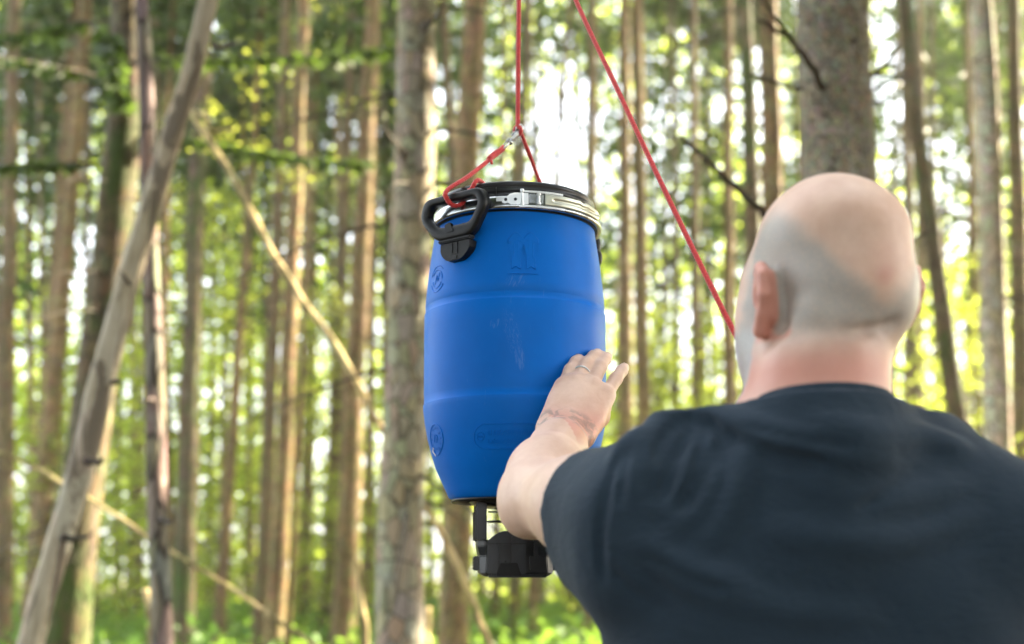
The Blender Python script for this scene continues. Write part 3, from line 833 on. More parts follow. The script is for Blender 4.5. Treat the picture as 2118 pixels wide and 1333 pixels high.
# moulded seam of the drum halves and raised marks: thin relief wrapped on the wall
def wrap(pts2, lift=0.0):
    """(s, z) metres on the wall, s = distance round from the front line -> local point"""
    out = []
    for s, z in pts2:
        r = wall_r(z) + lift; a = -math.pi / 2 + s / wall_r(z)
        out.append((r * math.cos(a), r * math.sin(a), z))
    return out
def relief(name, loops, mat, height=0.0009, parent=None, width=None):
    """each loop = closed outline in (s, z); its rim becomes a raised bead, so the mark shows as an outline"""
    parts = []
    for lp, closed in loops:
        P = []
        for k in range(len(lp) if closed else len(lp) - 1):
            a, b = np.array(lp[k]), np.array(lp[(k + 1) % len(lp)])
            n = max(1, int(np.linalg.norm(b - a) / 0.004))
            for q in range(n): P.append(a + (b - a) * q / n)
        P.append(np.array(lp[0]) if closed else np.array(lp[-1]))
        W = np.array(wrap(P, 0.0001))
        parts.append(tube_arrays(W, width or height, 6, caps=False))
    V, F = join_arrays(parts)
    return link(name, mesh_np(name, V, F, mat), parent)
def arrow(cx, z0, z1):
    w, hw, hb = 0.0029, 0.0115, 0.011
    zt = z1
    return [(cx - 0.0066, z0), (cx, z0 + 0.005), (cx + 0.0066, z0), (cx + 0.0066, z0 + 0.015), (cx + w, z0 + 0.019), (cx + w, zt - hb), (cx + hw, zt - hb - 0.006), (cx + hw, zt - hb), (cx + 0.002, zt), (cx - 0.002, zt),
            (cx - hw, zt - hb), (cx - hw, zt - hb - 0.006), (cx - w, zt - hb), (cx - w, z0 + 0.019), (cx - 0.0066, z0 + 0.015)]
def plate(name, outline, mat, lift, parent, hole=None):
    """filled raised patch in (s, z), subdivided so that it follows the wall"""
    bm = bmesh.new()
    vs = [bm.verts.new((s, 0, z)) for s, z in outline]
    f = bm.faces.new(vs)
    bmesh.ops.triangulate(bm, faces=[f])
    r = bmesh.ops.extrude_face_region(bm, geom=list(bm.faces))
    up = [g for g in r['geom'] if isinstance(g, bmesh.types.BMVert)]
    for v in up: v.co.y = lift
    for cuts in range(2):
        bmesh.ops.subdivide_edges(bm, edges=[e for e in bm.edges if e.calc_length() > 0.009], cuts=2, use_grid_fill=False)
    bmesh.ops.triangulate(bm, faces=bm.faces)
    for v in bm.verts:
        s, l, z = v.co
        v.co = wrap([(s, z)], l - 0.0002)[0]
    return link(name, mesh_bm(name, bm, mat), parent)
AZ0, AZ1 = 0.3405, 0.399
for cx in (0.0012, 0.0242):
    plate('arrow_mark', arrow(cx, AZ0, AZ1), M['blue'], 0.0012, body)
    relief('arrow_rim', [(arrow(cx, AZ0, AZ1), True)], M['blue'], 0.0012, body)
plate('arrow_bar', [(-0.0110, 0.3325), (0.0350, 0.3325), (0.0350, 0.3352), (-0.0110, 0.3352)], M['blue'], 0.0014, body)
def circle(cx, cz, r, n=28, a0=0, a1=2 * math.pi, sx=1.0):
    return [(cx + sx * r * math.cos(a0 + (a1 - a0) * k / n), cz + r * math.sin(a0 + (a1 - a0) * k / n)) for k in range(n + (0 if abs(a1 - a0) > 6.2 else 1))]
# round recycling emblem on the left shoulder
ES, EZ = -0.1475, 0.342
relief('emblem', [(circle(ES, EZ, 0.0215, 14, R(40), R(160)), False), (circle(ES, EZ, 0.0215, 14, R(200), R(330)), False), (circle(ES, EZ, 0.0150, 12, R(-10), R(150)), False), (circle(ES, EZ, 0.0150, 12, R(190), R(330)), False),
                  ([(ES - 0.006, EZ - 0.008), (ES - 0.001, EZ + 0.007), (ES + 0.003, EZ - 0.004), (ES + 0.008, EZ + 0.009)], False)], M['blue'], 0.0009, body)
# dotted date clock low on the left
DS, DZ = -0.150, 0.090
relief('date_clock', [(circle(DS, DZ, 0.0225, 24), True), (circle(DS, DZ - 0.012, 0.012, 10, R(190), R(350)), False)] +
       [([(DS + 0.0155 * math.cos(a) - 0.001, DZ + 0.0155 * math.sin(a)), (DS + 0.0155 * math.cos(a) + 0.001, DZ + 0.0155 * math.sin(a) + 0.001)], False) for a in np.linspace(0, 6.28, 12, endpoint=False)] +
       [([(DS - 0.006, DZ - 0.004), (DS - 0.002, DZ + 0.006)], False), ([(DS + 0.002, DZ - 0.005), (DS + 0.006, DZ + 0.004), (DS + 0.001, DZ + 0.006)], False)], M['blue'], 0.0010, body)
plate('label_scrap', [(-0.1710, 0.0810), (-0.1630, 0.0765), (-0.1600, 0.0650), (-0.1660, 0.0690), (-0.1750, 0.0735)], M['chip'], 0.0006, body)
# stadium-shaped panel with the moulded approval code
PS0, PS1, PZ0, PZ1 = -0.064, 0.046, 0.069, 0.105
rr = (PZ1 - PZ0) / 2
pan = circle(PS1 - rr, PZ0 + rr, rr, 10, R(-90), R(90)) + circle(PS0 + rr, PZ0 + rr, rr, 10, R(90), R(270))
relief('code_panel', [(pan, True)], M['blue'], 0.0008, body)
def text_on_wall(txt, s, z, size, depth=0.0007, name='lettering'):
    cu = bpy.data.curves.new('txt', 'FONT'); cu.body = txt; cu.size = size; cu.extrude = 0.0008; cu.resolution_u = 2
    o = bpy.data.objects.new('txt', cu); COL.objects.link(o)
    dg = bpy.context.evaluated_depsgraph_get(); me = bpy.data.meshes.new_from_object(o.evaluated_get(dg))
    bpy.data.objects.remove(o); bpy.data.curves.remove(cu)
    me.name = name
    n = len(me.vertices); co = np.zeros(n * 3, np.float32); me.vertices.foreach_get('co', co); co = co.reshape(-1, 3)
    out = np.array([wrap([(s + x, z + y)], depth if h > 0 else -0.001)[0] for x, y, h in co], np.float32)
    me.vertices.foreach_set('co', out.ravel()); me.materials.clear(); me.materials.append(M['blue']); me.update()
    return link(name, me, body)
text_on_wall('1H2/X51/S/16/', -0.0425, 0.0885, 0.0105)
text_on_wall('D/BAM3815-M', -0.0415, 0.0762, 0.0105)
relief('un_symbol', [(circle(-0.0530, 0.0870, 0.0058, 20), True)], M['blue'], 0.0007, body)
text_on_wall('un', -0.0566, 0.0853, 0.0068)
relief('dot_mark', [([(0.0265, 0.0925), (0.0270, 0.0930)], False), ([(0.0305, 0.0925), (0.0310, 0.0930)], False)], M['blue'], 0.0012, body)

# lid
LZ = 0.451
lid = lathe('lid', [(0.0, LZ + 0.034), (0.060, LZ + 0.034), (0.118, LZ + 0.0355), (0.1285, LZ + 0.0345), (0.1312, LZ + 0.0325), (0.1325, LZ + 0.0270), (0.1316, LZ + 0.0262), (0.1316, LZ + 0.0222), (0.1330, LZ + 0.0208),
    (0.1330, LZ + 0.0170), (0.1320, LZ + 0.0163), (0.1320, LZ + 0.0130), (0.1334, LZ + 0.0123), (0.1340, LZ + 0.0085), (0.1330, LZ + 0.0075), (0.1336, LZ + 0.002), (0.1345, LZ - 0.006)], M['black_lid'], barrel, 128)
# the dark notch in the lid's rim: a shallow pocket with its own lip
def arc_box(name, a0, a1, r0, r1, z0, z1, mat, parent, n=10, bevel=0.0):
    """block that follows the drum from azimuth a0 to a1 (degrees from the front, + to the right)"""
    bm = bmesh.new(); rings = []
    for k in range(n + 1):
        a = R(-90 + a0 + (a1 - a0) * k / n); c, s = math.cos(a), math.sin(a)
        rings.append([bm.verts.new((r * c, r * s, z)) for r, z in ((r0, z0), (r1, z0), (r1, z1), (r0, z1))])
    for k in range(n):
        for q in range(4): bm.faces.new((rings[k][q], rings[k][(q + 1) % 4], rings[k + 1][(q + 1) % 4], rings[k + 1][q]))
    bm.faces.new(rings[0]); bm.faces.new(rings[-1])
    if bevel: bmesh.ops.bevel(bm, geom=list(bm.edges), offset=bevel, segments=2, affect='EDGES', clamp_overlap=True)
    return link(name, mesh_bm(name, bm, mat), parent)
arc_box('lid_tab', -34, -20, 0.131, 0.1352, LZ + 0.0100, LZ + 0.0190, M['black_gloss'], lid, 8, 0.0008)
arc_box('lid_rib', -13.5, -12.7, 0.131, 0.1348, LZ + 0.0080, LZ + 0.0240, M['black_lid'], lid, 2, 0.0003)
# clamp ring and its lever latch
ring_prof = [(0.1330, LZ + 0.0075), (0.1365, LZ + 0.0085), (0.1400, LZ + 0.0060), (0.1412, LZ + 0.0020), (0.1420, LZ - 0.0035), (0.1435, LZ - 0.0095), (0.1428, LZ - 0.0130), (0.1395, LZ - 0.0142), (0.1345, LZ - 0.0125), (0.1318, LZ - 0.0115)]
ring = lathe('clamp_ring', ring_prof, M['zinc'], barrel, 128)
arc_box('gasket', -179.9, 180, 0.1312, 0.1340, LZ - 0.0155, LZ - 0.0123, M['black_plastic'], ring, 96)
def rivet(a, z, r=0.0026):
    aa = R(-90 + a); c, s = math.cos(aa), math.sin(aa)
    bm = bmesh.new()
    bmesh.ops.create_cone(bm, segments=14, radius1=r, radius2=r * 0.7, depth=0.0016, cap_ends=True)
    me = mesh_bm('rivet', bm, M['black_gloss'])
    o = link('rivet', me, ring); o.location = (0.1443 * c, 0.1443 * s, z); o.rotation_euler = Vector((c, s, 0)).to_track_quat('Z', 'Y').to_euler()
arc_box('strap_end', -12, -5.5, 0.1395, 0.1418, LZ - 0.0045, LZ + 0.0055, M['zinc_bright'], ring, 6, 0.0004)
bm = bmesh.new()                              # bright hinge plate with a notched outline
ol = [(-8.2, -.0045), (-6.5, -.0062), (-4.5, -.0052), (-2.6, -.0085), (-1.2, -.0095), (0.2, -.0080), (4.2, -.0085), (4.2, .0105), (-0.5, .0105), (-3.2, .0085), (-5.0, .0050), (-8.0, .0050)]
fv = [[bm.verts.new((r * math.cos(R(-90 + a)), r * math.sin(R(-90 + a)), LZ + z)) for a, z in ol] for r in (0.1432, 0.1412)]
bm.faces.new(fv[0]); bm.faces.new(fv[1][::-1])
for k in range(len(ol)): bm.faces.new((fv[0][k], fv[0][(k + 1) % len(ol)], fv[1][(k + 1) % len(ol)], fv[1][k]))
link('hinge_plate', mesh_bm('hinge_plate', bm, M['zinc_bright']), ring)
rivet(-5.8, LZ - 0.0002); rivet(0.2, LZ + 0.0002)
def pin(name, a, r, z0, z1, rad, mat):
    aa = R(-90 + a); x, y = r * math.cos(aa), r * math.sin(aa)
    t = np.linspace(0, 1, 9)
    pr = rad * np.array([1.7, 1.7, 1.7, 1, 1, 1, 1.7, 1.7, 1.7]); zz = z0 + (z1 - z0) * np.array([0, .08, .16, .17, .5, .83, .84, .92, 1])
    return tube(name, [(x, y, q) for q in zz], pr, mat, 12, None, ring, True, False)
pin('hinge_pin', 4.3, 0.1452, LZ - 0.0105, LZ + 0.0155, 0.0017, M['zinc_bright'])
pin('lever_pin', 14.5, 0.1462, LZ - 0.0085, LZ + 0.0095, 0.0021, M['zinc_bright'])
arc_box('link_bar', 3.2, 31, 0.1440, 0.1456, LZ + 0.0108, LZ + 0.0140, M['zinc_bright'], ring, 12, 0.0004)
arc_box('link_bar', 2.5, 32, 0.1446, 0.1466, LZ - 0.0130, LZ - 0.0098, M['zinc_bright'], ring, 12, 0.0004)
arc_box('link_web', 4.6, 8.2, 0.1420, 0.1446, LZ - 0.0085, LZ + 0.0100, M['zinc_bright'], ring, 4, 0.0004)
arc_box('link_web', 8.6, 19, 0.1412, 0.1424, LZ - 0.0095, LZ + 0.0100, M['zinc'], ring, 6, 0.0003)
# lever: a long pressed plate with a raised rib, tapering, wrapped round the ring
def lever():
    nA, nZ = 40, 15; bm = bmesh.new(); grid = []
    for i in range(nA + 1):
        u = i / nA; a = R(-90 + 18.5 + u * 49.5)
        zt = 0.0105 - 0.0035 * max(0, (u - 0.45)) * 2 + (0.0012 * math.sin(u * 40) if 0.48 < u < 0.72 else 0); zb = -0.0085 - 0.0005 * u
        if u > 0.93: zt -= 0.0035 * ((u - 0.93) / 0.07) ** 2; zb += 0.0035 * ((u - 0.93) / 0.07) ** 2
        row = []
        for j in range(nZ + 1):
            w = j / nZ; z = zb + (zt - zb) * w
            ribw = math.exp(-((w - 0.5) / 0.13) ** 4) if 0.12 < u < 0.86 else 0
            edge = -0.0022 * (max(0, abs(w - 0.5) - 0.40) / 0.10) ** 2
            r = 0.1464 + edge - 0.0020 * ribw + 0.0008 * math.sin(u * 3)
            row.append(bm.verts.new((r * math.cos(a), r * math.sin(a), LZ + z)))
        grid.append(row)
    for i in range(nA):
        for j in range(nZ): bm.faces.new((grid[i][j], grid[i + 1][j], grid[i + 1][j + 1], grid[i][j + 1]))
    r = bmesh.ops.extrude_face_region(bm, geom=list(bm.faces))
    for v in r['geom']:
        if isinstance(v, bmesh.types.BMVert):
            k = 1 - 0.0012 / math.hypot(v.co.x, v.co.y); v.co.x *= k; v.co.y *= k
    return link('latch_lever', mesh_bm('latch_lever', bm, M['zinc_yellow'], True), ring)
lever()
aa = R(-90 + 65.5)
bm = bmesh.new(); bmesh.ops.create_uvsphere(bm, u_segments=10, v_segments=6, radius=0.0019)
o = link('lever_stud', mesh_bm('lever_stud', bm, M['zinc_bright'], True), ring); o.location = (0.1475 * math.cos(aa), 0.1475 * math.sin(aa), LZ - 0.001)

# carry handles -----------------------------------------------------------
def rounded(poly, rad, n=5):
    out = []; m = len(poly)
    for k in range(m):
        p, a, b = np.array(poly[k]), np.array(poly[k - 1]), np.array(poly[(k + 1) % m])
        r = rad[k] if hasattr(rad, '__len__') else rad
        da, db = (a - p), (b - p); la, lb = np.linalg.norm(da), np.linalg.norm(db)
        t = min(r, la * 0.45, lb * 0.45)
        p0, p1 = p + da / la * t, p + db / lb * t
        for q in np.linspace(0, 1, n):
            out.append((1 - q) ** 2 * p0 + 2 * q * (1 - q) * p + q * q * p1)
    return np.array(out)
def ring_prism(name, outer, inner, y0, y1, mat, parent, bev=0.0025):
    """frame between two outlines with the same vertex count, rounded front edge"""
    n = len(outer); bm = bmesh.new(); c = (outer + inner) / 2
    loops = []
    for ol, yy in ((outer, y0), (outer, y1 - bev), (outer + (c - outer) * 0.18, y1 - bev * 0.3), (outer + (c - outer) * 0.45, y1), (inner + (c - inner) * 0.45, y1), (inner + (c - inner) * 0.18, y1 - bev * 0.3), (inner, y1 - bev), (inner, y0)):
        loops.append([bm.verts.new((p[0], -yy, p[1])) for p in ol])
    for a in range(len(loops)):
        A, B = loops[a], loops[(a + 1) % len(loops)]
        for k in range(n): bm.faces.new((A[k], A[(k + 1) % n], B[(k + 1) % n], B[k]))
    return link(name, mesh_bm(name, bm, mat, True), parent)
def prism(name, outline, y0, y1, mat, parent, bev=0.0015):
    bm = bmesh.new()
    f = bm.faces.new([bm.verts.new((x, -y0, z)) for x, z in outline])
    r = bmesh.ops.extrude_face_region(bm, geom=[f])
    for v in r['geom']:
        if isinstance(v, bmesh.types.BMVert): v.co.y = -y1
    bmesh.ops.recalc_face_normals(bm, faces=bm.faces)
    if bev: bmesh.ops.bevel(bm, geom=list(bm.edges), offset=bev, segments=2, affect='EDGES', clamp_overlap=True)
    return link(name, mesh_bm(name, bm, mat), parent)
def handle(azd, lab=None):
    h = tag(bpy.data.objects.new('carry_handle', None)); COL.objects.link(h); h.parent = barrel
    if lab: h['label'] = lab
    h.rotation_euler.z = R(azd); h.location = (math.sin(R(azd)) * 0.142, -math.cos(R(azd)) * 0.142, 0.025); h.scale = (0.92, 1.0, 0.87)
    outer = rounded([(-0.037, 0.423), (-0.076, 0.470), (-0.067, 0.509), (0.061, 0.509), (0.073, 0.478), (0.041, 0.423)], [0.02, 0.022, 0.022, 0.024, 0.022, 0.02], 6)
    inner = rounded([(-0.033, 0.449), (-0.058, 0.473), (-0.050, 0.494), (0.047, 0.494), (0.054, 0.478), (0.038, 0.449)], [0.012, 0.010, 0.012, 0.014, 0.012, 0.012], 6)
    g = ring_prism('grip', outer, inner, 0.002, 0.0165, M['black_plastic'], h, 0.004)
    prism('bridge', [(-0.046, 0.4495), (-0.034, 0.4265), (0.038, 0.4265), (0.050, 0.4495)], 0.003, 0.0125, M['black_plastic'], h, 0.002)
    for s in (-1, 1): prism('rib', [(s * 0.034 - 0.0012, 0.428), (s * 0.034 + 0.0012, 0.428), (s * 0.034 + 0.0012, 0.447), (s * 0.034 - 0.0012, 0.447)], 0.0125, 0.0145, M['black_plastic'], h, 0.0004)
    prism('hook_lug', rounded([(-0.016, 0.436), (-0.016, 0.452), (-0.004, 0.4545), (0.004, 0.436)], 0.003, 4), 0.011, 0.0175, M['black_plastic'], h, 0.0012)
    prism('lug_slot', rounded([(0.006, 0.436), (0.006, 0.449), (0.0175, 0.4505), (0.0155, 0.436)], 0.003, 4), 0.0118, 0.0129, M['blue'], h, 0.0)
    prism('hinge_bar', [(-0.034, 0.4195), (-0.034, 0.4262), (0.037, 0.4262), (0.037, 0.4195)], 0.0, 0.0150, M['black_plastic'], h, 0.002)
    tab = rounded([(-0.031, 0.419), (-0.032, 0.402), (-0.018, 0.385), (0.016, 0.385), (0.032, 0.402), (0.033, 0.419)], [0.002, 0.01, 0.014, 0.014, 0.010, 0.002], 5)
    m = prism('mount', tab, -0.010, 0.0105, M['black_plastic'], h, 0.0022)
    for name, ol, a, b in (('mount_rib', [(-0.005, 0.398), (-0.0035, 0.398), (-0.0035, 0.418), (-0.005, 0.418)], 0.010, 0.0118), ('mount_rib', [(0.006, 0.398), (0.0075, 0.398), (0.0075, 0.418), (0.006, 0.418)], 0.010, 0.0118),
                           ('mount_rib', [(-0.006, 0.397), (0.0085, 0.397), (0.0085, 0.399), (-0.006, 0.399)], 0.010, 0.0120), ('mount_nub', [(-0.006, 0.3865), (0.006, 0.3865), (0.006, 0.393), (-0.006, 0.393)], 0.009, 0.0118)):
        prism(name, ol, a, b, M['black_plastic'], m, 0.0003)
    return h
handle(-38, 'black moulded carry handle pulled upright by the cord')
h2 = handle(142, 'far black carry handle behind the lid')
# small dark knob low on the right of the shoulder, the end of the far handle's hinge
bm = bmesh.new(); bmesh.ops.create_uvsphere(bm, u_segments=20, v_segments=12, radius=0.0115)
for v in bm.verts: v.co.x *= 0.72; v.co.z *= 1.3
o = link('hinge_knob', mesh_bm('hinge_knob', bm, M['black_plastic'], True), barrel)
o.location = (0.1385, 0.030, 0.404)

# feeder unit under the drum -----------------------------------------------
feeder = tag(bpy.data.objects.new('feeder_unit', None)); COL.objects.link(feeder); feeder.parent = barrel
feeder.location = (-0.001, 0.0, 0.0); feeder.rotation_euler.z = R(4); feeder.scale = (0.87, 0.87, 0.83)
BP = M['black_gloss']
def box(name, x0, x1, y0, y1, z0, z1, mat, parent, bev=0.0012):
    bm = bmesh.new(); bmesh.ops.create_cube(bm, size=1.0)
    for v in bm.verts: v.co = ((x0 + x1) / 2 + v.co.x * (x1 - x0), (y0 + y1) / 2 + v.co.y * (y1 - y0), (z0 + z1) / 2 + v.co.z * (z1 - z0))
    if bev: bmesh.ops.bevel(bm, geom=list(bm.edges), offset=bev, segments=2, affect='EDGES', clamp_overlap=True)
    return link(name, mesh_bm(name, bm, mat), parent)
lathe('flange', [(0.0, -0.014), (0.058, -0.014), (0.072, -0.010), (0.082, -0.004), (0.080, -0.001), (0.0, -0.001)], BP, feeder, 48)
for sx in (-1, 1):
    for sy in (-1, 1):
        box('post', sx * 0.062 - 0.0095, sx * 0.062 + 0.0095, sy * 0.045 - 0.009, sy * 0.045 + 0.009, -0.076, -0.006, BP, feeder, 0.002)
        box('post_rib', sx * 0.072 - 0.0012, sx * 0.072 + 0.0012, sy * 0.045 - 0.004, sy * 0.045 + 0.004, -0.074, -0.020, BP, feeder, 0.0003)
lathe('spreader_plate', [(0.0, -0.0395), (0.052, -0.0385), (0.054, -0.0405), (0.0, -0.0425)], BP, feeder, 40)
lathe('funnel', [(0.0, -0.030), (0.012, -0.030), (0.016, -0.026), (0.036, -0.0155), (0.038, -0.0135)], M['black_plastic'], feeder, 40)
tube('spindle', [(0, 0, -0.030), (0, 0, -0.066)], 0.008, BP, 16, None, feeder)
box('cross_bar', -0.050, 0.050, -0.0515, -0.0495, -0.0255, -0.0225, BP, feeder, 0.0005)
lathe('dome', [(0.0, -0.058), (0.018, -0.059), (0.030, -0.064), (0.038, -0.072), (0.040, -0.080)], BP, feeder, 40)
def octo(w, d, c): return [(-w + c, -d), (w - c, -d), (w, -d + c), (w, d - c), (w - c, d), (-w + c, d), (-w, d - c), (-w, -d + c)]
def stack(name, rings, mat, parent, bev=0.0012):
    bm = bmesh.new(); L = [[bm.verts.new((x, y, z)) for x, y in ol] for ol, z in rings]
    for a in range(len(L) - 1):
        for k in range(8): bm.faces.new((L[a][k], L[a][(k + 1) % 8], L[a + 1][(k + 1) % 8], L[a + 1][k]))
    bm.faces.new(L[0][::-1]); bm.faces.new(L[-1])
    bmesh.ops.recalc_face_normals(bm, faces=bm.faces)
    if bev: bmesh.ops.bevel(bm, geom=list(bm.edges), offset=bev, segments=2, affect='EDGES', clamp_overlap=True)
    return link(name, mesh_bm(name, bm, mat), parent)
stack('housing', [(octo(0.0545, 0.050, 0.010), -0.141), (octo(0.0645, 0.058, 0.010), -0.134), (octo(0.0645, 0.058, 0.012), -0.104), (octo(0.0685, 0.060, 0.012), -0.086), (octo(0.0685, 0.060, 0.012), -0.077), (octo(0.066, 0.058, 0.012), -0.0745)], BP, feeder)
# front battery cover: arched slab with a ridge and a sunken foot panel
arch = [(-0.052, -0.136), (-0.052, -0.079)] + [(-0.052 + 0.068 * k / 12, -0.079 + 0.0205 * math.sin(math.pi * k / 12) ** 0.8) for k in range(1, 12)] + [(0.016, -0.079), (0.016, -0.136)]
cov = prism('battery_cover', arch, 0.055, 0.0665, M['feeder_grey'], feeder, 0.0016)
prism('cover_band', [(-0.0515, -0.0835), (-0.0515, -0.0805), (0.0155, -0.0805), (0.0155, -0.0835)], 0.066, 0.0674, BP, feeder, 0.0003)
prism('cover_ridge', [(-0.0095, -0.136), (-0.0095, -0.061), (-0.0070, -0.061), (-0.0070, -0.136)], 0.066, 0.0680, M['feeder_grey'], feeder, 0.0005)
prism('cover_panel', [(-0.036, -0.137), (-0.030, -0.084), (-0.0105, -0.084), (-0.0105, -0.137)], 0.066, 0.0690, BP, feeder, 0.0010)
prism('cover_foot', [(-0.037, -0.139), (-0.031, -0.116), (0.000, -0.116), (0.007, -0.139)], 0.067, 0.0720, M['black_plastic'], feeder, 0.0012)
box('clip', 0.022, 0.042, -0.068, -0.056, -0.128, -0.104, BP, feeder, 0.0015)
for k in range(4): box('clip_rib', 0.0215, 0.0425, -0.0705, -0.0675, -0.1095 - 0.0056 * k, -0.1070 - 0.0056 * k, BP, feeder, 0.0006)
box('clip_stem', 0.029, 0.036, -0.067, -0.056, -0.104, -0.072, BP, feeder, 0.0012)
for sx in (-1, 1):
    box('side_clip', sx * 0.0695 - 0.005, sx * 0.0695 + 0.005, -0.030, 0.010, -0.130, -0.104, BP, feeder, 0.0015)
    for k in range(4): box('clip_rib', sx * 0.0745 - 0.0016, sx * 0.0745 + 0.0016, -0.030, 0.010, -0.111 - 0.0054 * k, -0.1085 - 0.0054 * k, BP, feeder, 0.0006)
box('lower_lip', -0.050, 0.052, -0.062, -0.050, -0.1425, -0.1365, BP, feeder, 0.0012)

# ------------------------------------------------------------------ cords and snap hook
def braid(name, pts, r, parent, n=10, rough=True):
    P = catmull(pts, n)
    P = resample(P, 0.0016)
    def mod(i, th):
        k = i * 0.0016 / 0.0105 * 2 * math.pi
        return 1 + 0.22 * np.cos(2 * th + k) * np.cos(2 * th - k) + 0.06 * np.cos(4 * th + 2 * k)
    return tube(name, P, r, M['rope'], 14, mod, parent)
zc = at(1070, 272, BY)
hp = np.array([at(1071, 268, BY), at(1072, 120, BY), at(1073, 0, BY), at(1074, -290, BY)])
hand_r = at(1616, 880, 1.46)
pull_top = at(1074, -290, BY)
line = []
for k in (0.0, 0.2, 0.5, 0.8, 1.0):
    p = pull_top + (hand_r - pull_top) * k + np.array([-0.006, 0, -0.016]) * 4 * k * (1 - k)
    line.append(p)
hoist = thing('hoisting_cord', tuple(at(1071, 268, BY)), 'long red braided cord running up from the snap hook and slanting down to the man', 'cord')
hb = np.array(at(1071, 268, BY))
over = [pull_top + np.array([-0.004, 0, 0.05]), pull_top + np.array([0.01, 0.0, 0.072]), pull_top + np.array([0.03, -0.01, 0.045])]
braid('cord_run', [q - hb for q in [hp[0], hp[1], hp[2], hp[3]] + over[:2] + [over[2]] + line[1:] + [hand_r + np.array([0.01, -0.03, -0.07]), hand_r + np.array([0.02, -0.01, -0.40])]], 0.0034, hoist)
braid('end_loop', [q - hb for q in [at(1073, 262, BY - .004), at(1078, 270, BY - .005), at(1075, 279, BY), at(1068, 276, BY + .004), at(1064, 268, BY + .004), at(1070, 260, BY)]], 0.0030, hoist)
a_, b_ = np.array(at(1076, 272, BY)), np.array(at(1056, 293, BY))
hook = thing('snap_hook', tuple(b_), 'small bright metal snap hook joining the red cords above the lid', 'snap hook')
d = (b_ - a_) / np.linalg.norm(b_ - a_); perp = np.array([d[2], 0, -d[0]])
tube('shank', [a_ - b_, (a_ - b_) * 0.55, (a_ - b_) * 0.3, (a_ - b_) * 0.02], [0.0042, 0.0044, 0.0032, 0.0045], M['zinc_bright'], 14, None, hook)
tube('gate', [a_ - b_ + perp * 0.0055, (a_ - b_) * 0.35 + perp * 0.006], [0.0016, 0.0016], M['zinc'], 10, None, hook)
nose = [(a_ - b_) + d * 0.002, (a_ - b_) - d * 0.006 + perp * 0.001, (a_ - b_) - d * 0.009 + perp * 0.006, (a_ - b_) - d * 0.004 + perp * 0.010, (a_ - b_) + d * 0.002 + perp * 0.0065]
tube('nose', catmull(nose, 8), 0.0022, M['zinc_bright'], 12, None, hook)
def ring_pts(c, u, v, r, n=24): return [c + u * r * math.cos(2 * math.pi * k / n) + v * r * math.sin(2 * math.pi * k / n) for k in range(n + 1)]
sw = d * 0.006
tube('swivel', [(-0.002 * d), sw * 0.4, sw * 0.9], [0.0052, 0.0056, 0.0040], M['zinc'], 14, None, hook)
tube('eye_ring', ring_pts(d * 0.0105 + np.array([0, 0, -0.001]), d, np.array([0.25, 0.85, 0.45]), 0.0095), 0.0015, M['zinc_bright'], 10, None, hook, False)
tube('eye_ring', ring_pts(d * 0.0085 + perp * 0.002, d, np.array([-0.35, 0.55, -0.7]), 0.0090), 0.0015, M['zinc'], 10, None, hook, False)
# sling cord: hook eye -> front-left handle, over the lid, far handle -> hook nose
HR = np.array([BX, BY, BZ])
def hloc(s, y, z, azd=-38):
    a = R(azd); c, sn = math.cos(a), math.sin(a); o = np.array([math.sin(a) * 0.142, -math.cos(a) * 0.142, 0])
    return HR + o + np.array([c * s * 0.92 + sn * y, sn * s * 0.92 - c * y, z * 0.87 + 0.025])
sling = thing('sling_cord', tuple(b_), 'short red braided cord sling tied through the drum handles below the snap hook', 'cord')
eye = b_ + d * 0.019
g1 = hloc(-0.008, 0.0215, 0.508); g2 = hloc(-0.006, 0.0215, 0.495); g3 = hloc(0.0, 0.011, 0.4855); g4 = hloc(0.010, -0.004, 0.496); g5 = hloc(0.014, -0.006, 0.513)
far_r = hloc(0.008, 0.012, 0.512, 142)
braid('cord_run', [q - b_ for q in [eye, eye * 0.75 + g1 * 0.25, eye * 0.35 + g1 * 0.65, g1 + np.array([0, 0, 0.004]), g2, g3, g4, g5,
      HR + np.array([-0.0680, -0.1230, LZ + 0.023]), HR + np.array([-0.0590, -0.1190, LZ + 0.0385]), HR + np.array([-0.045, -0.080, LZ + 0.041]), HR + np.array([-0.03, -0.03, LZ + 0.040]), HR + np.array([0.04, 0.06, LZ + 0.040]), far_r]], 0.0036, sling)
braid('splice', [q - b_ for q in [eye + (g1 - eye) * t + np.array([0.0015 * math.sin(9 * t * 3), -0.002, 0.0025]) for t in (0.0, 0.07, 0.14, 0.21, 0.27)]], 0.0044, sling)
braid('cord_end', [q - b_ for q in [eye + (g1 - eye) * 0.24, eye + (g1 - eye) * 0.27 + np.array([0.004, -0.004, -0.001]), eye + (g1 - eye) * 0.29 + np.array([0.007, -0.005, -0.006])]], 0.0022, sling)
top_leg = a_ + np.array([0.002, 0.002, -0.004])
behind = at(1120, 384, BY + 0.09)
braid('cord_leg', [q - b_ for q in [top_leg, top_leg * 0.5 + behind * 0.5, behind, hloc(0.0, 0.012, 0.510, 142)]], 0.0031, sling)

